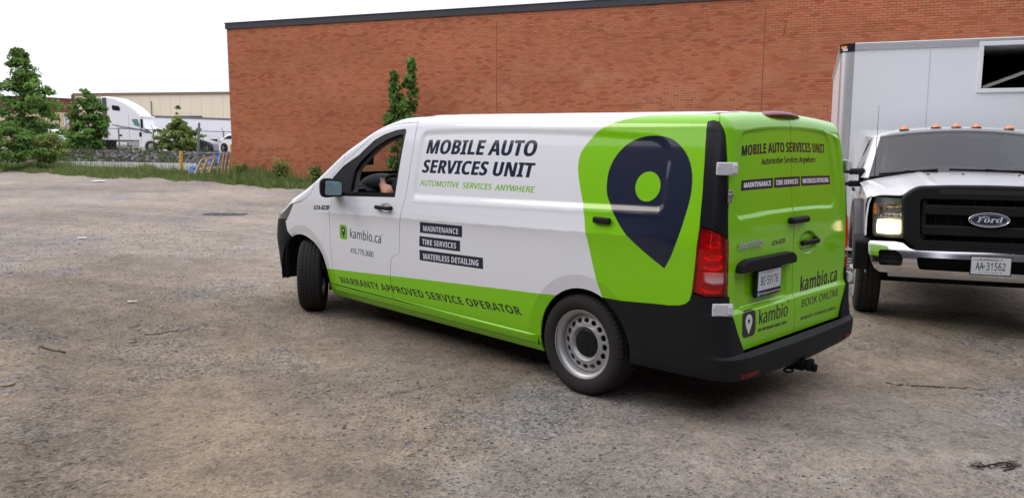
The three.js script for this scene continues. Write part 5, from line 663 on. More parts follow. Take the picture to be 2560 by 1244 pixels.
// ---------- the box truck, nose towards the camera ----------
const truckAt = (() => { const d = ray(2479, 662); const p = EYE.clone().addScaledVector(d, 6.9); p.y = 0; return p; })();
const truck = thing('box_truck', 'white box truck with a black grille and lit headlamps beside the green van doors', 'truck', truckAt, TURN - (20.6 * Math.PI) / 180);
truck.rotation.order = 'YXZ'; truck.rotation.z = 0.016;
{
  const C = -0.035; // centre line
  const mir = (g) => { const q = mirrorX(g); return q.translate(2 * C, 0, 0); };
  const pair = (name, g, m, parent = truck) => [part(name, g, m, parent), part(name, mir(g), m, parent)];
  const Mt = { screen: phys({ color: lin(0.8, 0.88, 0.87), transmission: 1, thickness: 0, roughness: 0, ior: 1.62 }), paint: phys({ color: lin(0.72, 0.73, 0.75), ...coat }), box: phys({ color: lin(0.74, 0.77, 0.8), roughness: 0.45, clearcoat: 0.35, clearcoatRoughness: 0.2 }), alu: phys({ color: lin(0.62, 0.63, 0.64), metalness: 0.85, roughness: 0.36 }), flare: phys({ color: lin(0.035, 0.033, 0.038), roughness: 0.45 }), amber: phys({ color: lin(0.75, 0.22, 0.02), roughness: 0.25, clearcoat: 1 }) };
  const grid = (f, s0, s1, ns, t0, t1, nt) => panel(f, [[[s0, t0], [s1, t0], [s1, t1], [s0, t1]]], { du: (s1 - s0) / ns, dv: (t1 - t0) / nt, flange: 0 });
  // bonnet
  const hf = pchip([[0, 1.325], [0.5, 1.31], [0.57, 1.3], [0.68, 1.232], [0.82, 1.228], [0.95, 1.19]]), hb = pchip([[0, 1.412], [0.45, 1.4], [0.6, 1.372], [0.75, 1.345], [0.92, 1.3], [0.98, 1.27]]), zf = pchip([[0, -0.06], [0.5, -0.07], [0.6, -0.09], [0.7, -0.14], [0.95, -0.3]]);
  const hoodP = (x, t) => { const a = Math.abs(x), z = mix(zf(a), -1.3 + 0.1 * (1 - a * a), t); return [C + x * mix(1, 1.02, t), mix(hf(a), hb(a), 1 - Math.abs(1 - t) ** 1.5) + 0.008 * sm(0.06, 0, Math.abs(a - 0.42)) * sm(0.05, 0.3, t), z]; };
  part('bonnet', panel(hoodP, [[[-0.955, 0], [0.955, 0], [0.955, 1], [-0.955, 1]]], { flip: true, du: 0.03, dv: 0.04, flange: 0.006 }), Mt.paint, truck);
  // cab side: fender and door with a wheel cut-out
  const sideX = (z, y) => -0.965 - 0.03 * sm(0.5, 0.9, y) * sm(1.35, 1.0, y) + 0.03 * sm(1.15, 1.27, y) - 0.03 * sm(-1.2, -1.5, z) + 0.012 * Math.exp(-(((y - 1.12) / 0.02) ** 2)) * sm(-1.3, -1.5, z);
  const sideP = (z, y) => [sideX(-z, y), y, -z]; // u is the distance behind the nose
  const wheelArc = arc(0.92, 0.42, 0.5, Math.PI * 1.02, -0.02, 20);
  const fenderG = panel(sideP, [[[0.19, 0.85], [0.3, 0.84], [0.41, 0.6], ...wheelArc.filter((p) => p[1] > 0.42), [1.45, 0.48], [1.47, 1.28], [0.3, 1.215], [0.2, 1.2]]], { du: 0.04, dv: 0.03 });
  pair('front_fender', fenderG, Mt.paint);
  const doorG = panel(sideP, [[[1.478, 0.5], [2.72, 0.5], [2.72, 1.36], [1.478, 1.3]]], { du: 0.05, dv: 0.03 });
  pair('cab_door', doorG, Mt.paint);
  pair('door_handle', box(0.03, 0.04, 0.18, -1.015, 1.15, -2.5, 0.01), M.black);
  part('cab_back', box(1.94, 1.3, 0.04, C, 1.2, -2.98), Mt.paint, truck);
  pair('cab_corner', panel(sideP, [[[2.725, 0.5], [2.98, 0.5], [2.98, 1.37], [2.725, 1.36]]], { du: 0.05, dv: 0.05 }), Mt.paint);
  // windscreen: s across, t up the slope
  const wsP = (s, t) => [C + s * mix(0.885, 0.755, t), mix(1.345, 1.775, t) + (1 - s * s) * mix(0.065, 0.06, t), mix(-1.38, -1.97, t) + (1 - s * s) * mix(0.16, 0.07, t)];
  part('windscreen', panel(wsP, [[[-0.93, 0.12], [0.93, 0.12], [0.9, 0.93], [-0.9, 0.93]]], { flip: true, du: 0.08, dv: 0.1, flange: 0 }), Mt.screen, truck);
  part('windscreen_seal', panel((s, t) => { const p = wsP(s, t); p[2] += 0.002; return p; }, [[[-1, 0], [1, 0], [1, 1], [-1, 1]], roundPoly([[-0.925, 0.125], [0.925, 0.125], [0.9, 0.925], [-0.9, 0.925]], 0.06)], { flip: true, du: 0.05, dv: 0.05, flange: 0.02 }), std({ color: lin(0.05, 0.05, 0.056), roughness: 0.5 }), truck);
  const apP = (s, t) => { const a = wsP(-1, t), b = [mix(-0.995, -0.86, t), mix(1.345, 1.755, t), mix(-1.52, -2.1, t)]; return [0, 1, 2].map((k) => mix(b[k], a[k], s) + (k === 0 ? -0.012 * Math.sin(s * 3.14) : k === 2 ? 0.02 * Math.sin(s * 3.14) : 0)); };
  pair('windscreen_pillar', grid(apP, 0, 1, 6, -0.03, 1.02, 10), Mt.paint);
  const dg = (z, y) => [mix(-0.99, -0.85, sm(1.36, 1.75, y) * 0.5 + clamp((y - 1.36) / 0.39) * 0.5), y, -z];
  const glassOut = [[1.53, 1.345], [2.1, 1.75], [2.7, 1.76], [2.72, 1.345]], glassIn = [[1.62, 1.37], [2.13, 1.72], [2.66, 1.73], [2.68, 1.37]];
  pair('door_window', panel(dg, [glassIn], { du: 0.1, dv: 0.1, flange: 0 }), M.tintGlass);
  pair('door_frame', panel(dg, [glassOut, glassIn], { du: 0.1, dv: 0.05, flange: 0.02 }), M.black);
  pair('cab_rear_pillar', panel(dg, [[[2.705, 1.35], [2.98, 1.35], [2.98, 1.77], [2.69, 1.765]]], { du: 0.1, dv: 0.1 }), Mt.paint);
  const roofP = (s, t) => { const z = mix(-1.955, -2.98, t) + 0.07 * (1 - s * s) * (1 - t), edge = 0.075 * Math.abs(s) ** 7; return [C + s * mix(0.8, 0.85, sm(0, 0.25, t)), 1.79 + 0.06 * (1 - s * s) + 0.028 * Math.sin(Math.min(1, t * 2.2) * 1.57) - edge * 0.6, z]; };
  part('cab_roof', panel(roofP, [[[-1, 0], [1, 0], [1, 1], [-1, 1]]], { flip: true, du: 0.04, dv: 0.06, flange: 0.05 }), Mt.paint, truck);
  for (const x of [-0.55, -0.24, -0.045, 0.145, 0.45]) { const y = roofP((x - C) / 0.82, 0.12)[1]; const l = part('marker_lamp', mv(new THREE.SphereGeometry(1, 20, 10, 0, 6.3, 0, 1.57).scale(0.044, 0.046, 0.06), x, y, -2.02), Mt.amber, truck); part('lamp_base', mv(new THREE.CylinderGeometry(0.048, 0.052, 0.012, 20).scale(1, 1, 1.35), x, y + 0.002, -2.02), M.black, l); }
  // cab interior
  part('dashboard', box(1.7, 0.2, 0.55, C, 1.27, -1.75, 0.05), M.dash, truck);
  for (const x of [-0.45, 0.38]) part('seat', join(mv(new RoundedBoxGeometry(0.52, 0.62, 0.14, 3, 0.05), x, 1.25, -2.72), mv(new RoundedBoxGeometry(0.28, 0.2, 0.1, 3, 0.04), x, 1.63, -2.74), mv(new RoundedBoxGeometry(0.52, 0.14, 0.5, 3, 0.05), x, 0.9, -2.45)), std({ color: lin(0.16, 0.16, 0.17), roughness: 0.9 }), truck);
  part('steering_wheel', mv(new THREE.TorusGeometry(0.19, 0.016, 10, 40).rotateX(-0.45), 0.38, 1.36, -2.06), M.trim, truck);
  part('cab_floor', box(1.8, 0.05, 1.5, C, 0.6, -2.2), M.trim, truck); part('firewall', box(1.8, 0.7, 0.04, C, 0.95, -1.35), M.cavity, truck);
  part('rear_window', box(1.2, 0.3, 0.01, C, 1.6, -2.955), std({ color: lin(0.25, 0.27, 0.29), roughness: 0.4 }), truck);
  part('rear_view_mirror', join(box(0.22, 0.065, 0.02, C, 1.74, -1.98, 0.008)), M.cavity, truck);
  part('dash_paper', mv(new THREE.PlaneGeometry(0.2, 0.09).rotateX(-1.45), -0.12, 1.374, -1.55), std({ color: lin(0.55, 0.6, 0.57), roughness: 0.8 }), truck);
  // grille
  const gOut = [[-0.66, 1.22, 0.03], [-0.56, 1.3, 0.05], [-0.3, 1.312], [0, 1.316], [0.3, 1.312], [0.56, 1.3, 0.05], [0.66, 1.22, 0.03], [0.64, 0.87, 0.03], [0.55, 0.785, 0.05], [-0.55, 0.785, 0.05], [-0.64, 0.87, 0.03]], gIn = [[-0.54, 1.215, 0.04], [0.54, 1.215, 0.04], [0.52, 0.85, 0.04], [-0.52, 0.85, 0.04]];
  const gr = part('grille', mv(extrude(roundPoly(gOut, 0.01), 0.1, 0.02, [roundPoly(gIn, 0.04)]), C, 0, -0.11), M.black, truck);
  part('grille_back', box(1.12, 0.44, 0.02, C, 1.03, -0.1), M.cavity, gr);
  for (const y of [1.115, 0.935]) part('grille_bar', box(1.03, 0.092, 0.05, C, y, -0.03, 0.016), M.black, gr);
  for (const s of [-1, 1]) part('grille_upright', box(0.045, 0.36, 0.05, C + s * 0.5, 1.03, -0.04, 0.012), M.black, gr);
  for (let i = 0; i < 11; i++) for (const y of [1.19, 1.025, 0.868]) part('grille_fin', box(0.006, 0.07, 0.02, C - 0.5 + i * 0.1, y, -0.06), M.black, gr);
  const logo = canvas(256, 112, (x) => { x.fillStyle = 'rgb(22,30,70)'; x.fillRect(0, 0, 256, 112); x.strokeStyle = 'rgb(205,210,220)'; x.lineWidth = 3; x.beginPath(); x.ellipse(128, 56, 118, 47, 0, 0, 7); x.stroke(); x.fillStyle = 'rgb(215,219,226)'; x.font = 'italic bold 62px serif'; x.textAlign = 'center'; x.save(); x.translate(128, 76); x.scale(1.12, 1); x.fillText('Ford', 0, 0); x.restore(); x.lineWidth = 5; x.strokeStyle = 'rgb(215,219,226)'; x.beginPath(); x.moveTo(62, 40); x.quadraticCurveTo(86, 22, 132, 32); x.stroke(); });
  const ov = new THREE.CircleGeometry(1, 48).scale(0.148, 0.056, 1); part('emblem', mv(ov, C, 1.043, 0.026), phys({ map: logo, roughness: 0.25, clearcoat: 1 }), gr);
  part('emblem_ring', join(mv(new THREE.TorusGeometry(1, 0.055, 8, 64).scale(0.152, 0.06, 0.16), C, 1.043, 0.022), mv(new THREE.CylinderGeometry(1, 1, 0.05, 48).rotateX(Math.PI / 2).scale(0.156, 0.064, 1), C, 1.043, -0.004)), M.chrome, gr);
  { const t = canvas(512, 48, (x) => { x.fillStyle = 'rgb(34,34,38)'; x.fillRect(0, 0, 512, 48); x.fillStyle = 'rgb(20,20,22)'; x.save(); x.scale(2.05, 1); x.font = 'bold 42px sans-serif'; x.fillText('SUPER DUTY', 4, 40, 242); x.restore(); }); const g = new THREE.PlaneGeometry(0.78, 0.04); part('grille_lettering', mv(g, C, 1.279, 0.0115), std({ map: t, roughness: 0.55 }), gr); }
  // headlamps: outer end further back than the inner end
  const hl = roundPoly([[-0.62, 0.85], [-0.625, 1.205], [-0.78, 1.21], [-0.885, 1.205], [-0.9, 1.11], [-0.888, 0.85]], 0.02), hz = (x) => -0.03 - 0.9 * (0.625 - Math.min(0.9, Math.abs(x))) ** 2 * 2.2 - 0.02;
  const hlP = (dz) => (x, y) => [C + x, y, hz(x) + dz];
  for (const s of [0, 1]) {
    const f = (g) => (s ? mir(g) : g), lamp = part('headlamp', f(panel(hlP(0), [hl], { flip: true, du: 0.02, dv: 0.03, flange: 0.05 })), M.clearLens, truck, s ? undefined : 'headlamp with the lower lamp lit');
    part('lamp_housing', f(panel(hlP(-0.11), [hl], { flip: true, du: 0.03, dv: 0.04, flange: -0.09 })), M.silver, lamp);
    const bowl = (cx, cy, w, h, d) => panel((x, y) => { const q = Math.min(1, (Math.abs(x - cx) / w) ** 4 + (Math.abs(y - cy) / h) ** 4); return [C + x, y, hz(cx) - 0.035 - d * (1 - q)]; }, [roundPoly([[cx - w, cy - h], [cx + w, cy - h], [cx + w, cy + h], [cx - w, cy + h]], 0.02)], { flip: true, du: 0.012, dv: 0.012, flange: 0.01 });
    const ribs = canvas(128, 96, (x) => { x.fillStyle = 'rgb(150,145,140)'; x.fillRect(0, 0, 128, 96); const r = rng(3); for (let i = 0; i < 16; i++) for (let j = 0; j < 8; j++) { const v = 40 + 170 * r(); x.fillStyle = `rgb(${v},${v * 0.93},${v * 0.86})`; x.fillRect(i * 8 + 1, j * 12 + 1, 6, 10); } });
    const rb = bowl(-0.755, 1.09, 0.1, 0.055, 0.03); { const p = rb.attributes.position, u = rb.attributes.uv; for (let i = 0; i < p.count; i++) u.setXY(i, (p.getX(i) - C + 0.855) / 0.2, (p.getY(i) - 1.035) / 0.11); }
    part('upper_reflector', f(rb), phys({ map: ribs, metalness: 0.7, roughness: 0.25 }), lamp);
    part('lit_lamp', f(bowl(-0.765, 0.945, 0.102, 0.066, 0.02)), std({ color: lin(0.9, 0.8, 0.6), emissive: lin(1, 0.8, 0.5), emissiveIntensity: 1.7, roughness: 0.4 }), lamp);
    part('turn_lamp', f(panel(hlP(-0.03), [[[-0.897, 1.05], [-0.878, 1.05], [-0.878, 1.15], [-0.897, 1.15]]], { flip: true, flange: 0.02 })), Mt.amber, lamp);
    const L = new THREE.PointLight(0xffdca0, 0.05, 0, 2); L.name = 'headlamp_light'; L.position.set(s ? 2 * C + 0.765 : -0.765 + C, 0.945, hz(0.765) + 0.06); L.castShadow = true; L.shadow.radius = 3; truck.add(L);
  }
  // bumper: pressed chrome, ends swept back
  const bend = (g) => { const p = g.attributes.position; for (let i = 0; i < p.count; i++) { const x = Math.abs(p.getX(i)); p.setZ(i, p.getZ(i) - 0.06 * x * x - 0.5 * Math.max(0, x - 0.75) ** 1.6); } g.computeVertexNormals(); return g; };
  const fine = (loops, depth) => { const g = join(panel((x, y) => [x, y, depth + 0.05 * Math.cos(((y - 0.67) / 0.16) * 1.35)], loops, { flip: true, du: 0.02, dv: 0.012, flange: 0.09 })); return toCreasedNormals(bend(g), 0.6); };
  const half = [[0, 0.765], [-0.55, 0.757], [-0.6, 0.772], [-0.655, 0.815], [-0.72, 0.825], [-0.92, 0.82], [-0.935, 0.8], [-0.93, 0.72], [-0.905, 0.64], [-0.875, 0.575], [-0.83, 0.545], [-0.55, 0.54], [0, 0.548]];
  const flip = (pts) => pts.map((p) => [-p[0], p[1]]).reverse();
  const outline = [...half, ...flip(half).slice(1, -1)];
  const fog = roundPoly([[-0.84, 0.61], [-0.655, 0.615], [-0.65, 0.695], [-0.7, 0.752], [-0.85, 0.748]], 0.025), slot = roundPoly([[-0.545, 0.7], [0.545, 0.7], [0.52, 0.59], [-0.52, 0.59]], 0.03);
  const bm = part('bumper', mv(fine([outline, fog, flip(fog), slot], 0.03), C, 0, 0), M.chrome, truck);
  part('bumper_inner', mv(bend(join(panel((x, y) => [x, y, -0.03], [half.concat(flip(half).slice(1, -1))], { flip: true, du: 0.05, dv: 0.03, flange: 0 }))), C, 0, 0), M.cavity, bm);
  for (const s of [0, 1]) { const g = mv(bend(join(panel((x, y) => [x, y, 0.025 + 0.008 * Math.sin(y * 150)], [fog], { flip: true, du: 0.03, dv: 0.004, flange: 0.02 }))), C, 0, 0); part('fog_lamp_cover', s ? mir(g) : g, M.black, bm); }
  part('step_pad', mv(bend(box(1.12, 0.02, 0.1, 0, 0.775, 0.0)), C, 0, 0), M.black, bm);
  pair('bumper_end', join(extrude(roundPoly([[0.26, 0.83], [0.45, 0.825], [0.42, 0.66], [0.36, 0.55], [0.3, 0.52], [0.22, 0.6], [0.14, 0.8]], 0.03), 0.1, 0.015).rotateY(Math.PI / 2).translate(-1.06, 0, 0)), M.black);
  const plate = part('plate_holder', box(0.315, 0.166, 0.012, -0.005, 0.654, 0.07, 0.006), M.black, bm); part('number_plate', mv(new THREE.PlaneGeometry(0.296, 0.148), -0.005, 0.654, 0.0775), std({ map: plateArt(['AA', '31562'], false), roughness: 0.4 }), bm);
  part('air_dam', box(1.5, 0.05, 0.02, C, 0.515, -0.12, 0.008), Mt.alu, truck); part('axle_and_frame', join(box(0.12, 0.16, 6.5, -0.45, 0.62, -3.6), box(0.12, 0.16, 6.5, 0.38, 0.62, -3.6), bar([-0.8, 0.38, -0.92], [0.75, 0.38, -0.92], 0.06), bar([-0.8, 0.4, -5.6], [0.75, 0.4, -5.6], 0.09), mv(new THREE.SphereGeometry(0.2, 20, 14), 0.1, 0.4, -5.6), box(1.3, 0.25, 1.4, C, 0.55, -1.0, 0.05)), M.cavity, truck);
  // wheel flares
  const fl = [...arc(0.92, 0.42, 0.6, Math.PI * 0.98, 0.02, 18).filter((p) => p[1] > 0.6).map((p) => [p[0], p[1] * 1.04 + 0.06]), ...arc(0.92, 0.42, 0.5, 0.06, Math.PI * 0.96, 18).filter((p) => p[1] > 0.56)];
  const flg = toCreasedNormals(extrude(fl.map((p) => [p[0], p[1]]), 0.075, 0.022), 0.7); flg.rotateY(Math.PI / 2); pair('wheel_flare', mv(flg, -1.06, 0, 0), Mt.flare);
  // wheels
  const tg = tyreGeo(0.4, 0.225, 0.25, [-0.05, 0, 0.05], 44).rotateY(Math.PI / 2), rimF = join(lathe([[0.0005, 0.16], [0.07, 0.16], [0.085, 0.15], [0.09, 0.1], [0.15, 0.1], [0.19, 0.12], [0.205, 0.115], [0.225, 0.095], [0.236, 0.1], [0.252, 0.11], [0.25, 0.118], [0.24, 0.11]])).rotateY(Math.PI / 2);
  const nuts = Array.from({ length: 10 }, (_, i) => { const a = (i / 10) * 2 * Math.PI; return join(bar([-0.1, 0.118 * Math.cos(a), 0.118 * Math.sin(a)], [-0.175, 0.118 * Math.cos(a), 0.118 * Math.sin(a)], 0.018, 6), bar([-0.175, 0.118 * Math.cos(a), 0.118 * Math.sin(a)], [-0.19, 0.118 * Math.cos(a), 0.118 * Math.sin(a)], 0.013, 8)); });
  const wheel = (x, z, left) => { const w = new THREE.Group(); w.name = 'wheel'; w.position.set(x, 0.4, z); if (!left) w.rotation.y = Math.PI; truck.add(w); part('tyre', tg, M.rubber, w); part('rim', rimF, Mt.alu, w); nuts.forEach((n) => part('wheel_nut', n, M.steel, w)); };
  wheel(C - 0.88, -0.92, true); wheel(C + 0.88, -0.92, false); wheel(C - 0.95, -5.6, true); wheel(C + 0.95, -5.6, false);
  // mirrors, aerial, wipers
  const headG = join(mv(new RoundedBoxGeometry(0.24, 0.36, 0.14, 3, 0.04), -1.33, 1.37, -1.3)), arms = join(bar([-1.24, 1.395, -1.3], [-0.97, 1.395, -1.52], 0.019), bar([-1.24, 1.265, -1.3], [-0.97, 1.265, -1.52], 0.019), bar([-1.1, 1.395, -1.42], [-0.97, 1.395, -1.52], 0.034), bar([-1.1, 1.265, -1.42], [-0.97, 1.265, -1.52], 0.034), box(0.05, 0.2, 0.1, -0.985, 1.33, -1.54, 0.02));
  pair('mirror_arms', arms, M.black); pair('mirror_head', headG, M.black); pair('mirror_glass', box(0.2, 0.3, 0.004, -1.33, 1.37, -1.372), M.mirrorGlass);
  part('aerial', bar([-0.87, 1.34, -1.3], [-0.865, 2.08, -1.34], 0.004, 6, 0.002), M.cavity, truck);
  for (const [a, b] of [[[-0.83, 1.375, -1.27], [-0.3, 1.432, -1.185]], [[-0.2, 1.435, -1.17], [0.5, 1.42, -1.19]]]) part('wiper', join(bar(a, b, 0.012, 6), bar([b[0], b[1] - 0.02, b[2] + 0.03], [mix(a[0], b[0], 0.45), mix(a[1], b[1], 0.45) + 0.012, mix(a[2], b[2], 0.45) + 0.01], 0.008, 6)), M.cavity, truck);
  for (const x of [-0.42, -0.12, 0.35]) part('washer_jet', mv(new THREE.SphereGeometry(0.014, 10, 8).scale(1, 0.6, 1), x, hoodP(x - C, 0.72)[1] + 0.003, hoodP(x - C, 0.72)[2]), M.black, truck);
  pair('fender_badge', box(0.006, 0.09, 0.1, -1.0, 1.2, -1.38, 0.002), M.chrome);
  // the box body
  const X0 = -1.215, X1 = 1.18, Y0 = 0.31, Y1 = 2.88, ZF = -3.3, ZB = -8.4, R = 0.16;
  const win = [[0.37, 2.345], [1.0, 2.345], [1.0, 2.845], [0.37, 2.845]];
  const fp = new THREE.ShapeGeometry((() => { const s = new THREE.Shape([[X0 + R, Y0], [X1 - R, Y0], [X1 - R, Y1], [X0 + R, Y1]].map((p) => new THREE.Vector2(...p))); s.holes.push(new THREE.Path(win.map((p) => new THREE.Vector2(...p)))); return s; })());
  part('box_front', mv(fp, 0, 0, ZF), Mt.box, truck);
  const post = new THREE.CylinderGeometry(R, R, Y1 - Y0, 20, 1, true, Math.PI * 1.5, Math.PI / 2); const pL = mv(post.clone(), X0 + R, (Y0 + Y1) / 2, ZF - R), pR = mv(new THREE.CylinderGeometry(R, R, Y1 - Y0, 20, 1, true, 0, Math.PI / 2), X1 - R, (Y0 + Y1) / 2, ZF - R); part('corner_post', pL, Mt.alu, truck); part('corner_post', pR, Mt.alu, truck);
  const sideG = box(0.03, Y1 - Y0, ZF - R - ZB, 0, (Y0 + Y1) / 2, (ZF - R + ZB) / 2); part('box_side', sideG.clone().translate(X0 + 0.017, 0, 0), Mt.box, truck); part('box_side', sideG.clone().translate(X1 - 0.017, 0, 0), Mt.box, truck);
  part('box_roof', box(X1 - X0 - 0.04, 0.03, ZF - ZB - 0.02, (X0 + X1) / 2, Y1 - 0.02, (ZF + ZB) / 2), Mt.box, truck); part('box_floor', box(X1 - X0 - 0.06, 0.1, ZF - ZB - 0.1, (X0 + X1) / 2, 0.85, (ZF + ZB) / 2), M.cavity, truck); part('box_rear', box(X1 - X0 - 0.06, Y1 - Y0 - 0.06, 0.03, (X0 + X1) / 2, (Y0 + Y1) / 2, ZB), Mt.box, truck);
  part('top_rail', join(box(X1 - X0 - 2 * R, 0.07, 0.02, (X0 + X1) / 2, Y1 + 0.005, ZF + 0.006, 0.004), box(X1 - X0 - 2 * R, 0.028, 0.028, (X0 + X1) / 2, Y1 + 0.045, ZF + 0.004, 0.01)), Mt.alu, truck);
  { const rv = []; for (let x = X0 + R + 0.05; x < X1 - R; x += 0.075) rv.push(mv(new THREE.SphereGeometry(0.007, 6, 5).scale(1, 1, 0.5), x, Y1 - 0.018, ZF + 0.017)); const m = part('rivets', join(rv), Mt.alu, truck); m.userData.kind = 'stuff'; }
  part('side_rail', box(0.03, 0.09, ZF - R - ZB, X0 - 0.004, Y1 - 0.01, (ZF - R + ZB) / 2), Mt.alu, truck);
  const cap = part('corner_cap', join(mv(new THREE.CylinderGeometry(R + 0.012, R + 0.012, 0.1, 20, 1, false, Math.PI * 1.5, Math.PI / 2), X0 + R, Y1 + 0.005, ZF - R), box(0.02, 0.1, R, X0 - 0.006, Y1 + 0.005, ZF - R * 1.5)), M.black, truck); part('clearance_lamp', mv(box(0.09, 0.03, 0.012, 0, 0, 0, 0.004).rotateY(-0.78), X0 + R - 0.125, Y1 + 0.01, ZF - R + 0.125), Mt.amber, cap);
  const fr = (a, b) => a; part('hatch_frame', join(box(0.75, 0.05, 0.03, 0.695, 2.87, ZF + 0.008, 0.006), box(0.75, 0.05, 0.03, 0.695, 2.32, ZF + 0.008, 0.006), box(0.05, 0.5, 0.03, 0.345, 2.595, ZF + 0.008, 0.006), box(0.05, 0.5, 0.03, 1.025, 2.595, ZF + 0.008, 0.006)), Mt.box, truck);
  part('hatch_lining', join(box(0.02, 0.6, 1.2, 0.27, 2.6, ZF - 0.66), box(0.02, 0.6, 1.2, 1.06, 2.6, ZF - 0.66), box(0.8, 0.02, 1.2, 0.66, 2.3, ZF - 0.66), box(0.8, 0.6, 0.02, 0.66, 2.6, ZF - 1.3)), M.cavity, truck);
  part('panel_seam', box(0.004, Y1 - 1.9, 0.003, -0.2, (Y1 + 1.85) / 2 - 0.03, ZF + 0.0015), std({ color: lin(0.4, 0.41, 0.42), roughness: 0.6 }), truck);
  part('skirt_gap', box(0.02, 0.12, 4.4, X0 + 0.05, 0.25, -6), M.cavity, truck);
  // ladder stowed behind the hatch
  const lad = thing('aluminium_ladder', 'aluminium ladder lying in the open front hatch of the truck box', 'ladder', truckAt, truck.rotation.y); lad.rotation.order = 'YXZ'; lad.rotation.z = truck.rotation.z;
  const A = [0.4, 2.36, ZF - 0.12], B = [1.05, 2.62, ZF - 0.2], dz = -0.34; for (const k of [0, 1]) part('rail', beam([A[0], A[1], A[2] + k * dz], [B[0], B[1], B[2] + k * dz], 0.07, 0.035), Mt.alu, lad);
  for (let i = 0; i < 4; i++) { const t = (i + 0.5) / 4; part('rung', bar([mix(A[0], B[0], t), mix(A[1], B[1], t) + 0.01, mix(A[2], B[2], t)], [mix(A[0], B[0], t), mix(A[1], B[1], t) + 0.01, mix(A[2], B[2], t) + dz], 0.014, 8), Mt.alu, lad); }
}
// ---------- the driver, seated, left forearm out over the door sill, both hands at the wheel ----------
function fieldMesh(bones, cell, k) { // bones: [ax,ay,az, bx,by,bz, r0, r1]; smooth union of tapered capsules, meshed
  const lo = [1e9, 1e9, 1e9], hi = [-1e9, -1e9, -1e9]; for (const b of bones) for (let c = 0; c < 3; c++) { lo[c] = Math.min(lo[c], b[c] - b[6] - 3 * cell, b[c + 3] - b[7] - 3 * cell); hi[c] = Math.max(hi[c], b[c] + b[6] + 3 * cell, b[c + 3] + b[7] + 3 * cell); }
  const S = Math.max(hi[0] - lo[0], hi[1] - lo[1], hi[2] - lo[2]), n = Math.ceil(S / cell), mc = new MarchingCubes(n, new THREE.MeshBasicMaterial(), false, false, 900000), c0 = lo.map((l, i) => (l + hi[i]) / 2);
  mc.isolation = 0; const at3 = (i) => ((i - n / 2) / (n / 2)) * (S / 2);
  for (let z = 0; z < n; z++) for (let y = 0; y < n; y++) for (let x = 0; x < n; x++) {
    const p = [c0[0] + at3(x), c0[1] + at3(y), c0[2] + at3(z)]; let d = 1e3;
    for (const b of bones) { const ab = [b[3] - b[0], b[4] - b[1], b[5] - b[2]], ap = [p[0] - b[0], p[1] - b[1], p[2] - b[2]], t = clamp((ab[0] * ap[0] + ab[1] * ap[1] + ab[2] * ap[2]) / (ab[0] ** 2 + ab[1] ** 2 + ab[2] ** 2 || 1)), q = Math.hypot(ap[0] - ab[0] * t, ap[1] - ab[1] * t, ap[2] - ab[2] * t) - mix(b[6], b[7], t); if (d > 900) d = q; else { const h = clamp(0.5 + (0.5 * (d - q)) / k); d = mix(d, q, h) - k * h * (1 - h); } }
    mc.field[x + y * n + z * n * n] = -d;
  }
  mc.update(); const g = new THREE.BufferGeometry(), cnt = mc.count; g.setAttribute('position', new THREE.BufferAttribute(mc.positionArray.slice(0, cnt * 3), 3)); g.setAttribute('normal', new THREE.BufferAttribute(mc.normalArray.slice(0, cnt * 3), 3));
  const a = g.attributes.position; for (let i = 0; i < a.count; i++) a.setXYZ(i, c0[0] + (a.getX(i) * S) / 2, c0[1] + (a.getY(i) * S) / 2, c0[2] + (a.getZ(i) * S) / 2); const m = mergeVertices(plainGeo(g).deleteAttribute('normal'), 1e-4); m.computeVertexNormals(); return m;
}
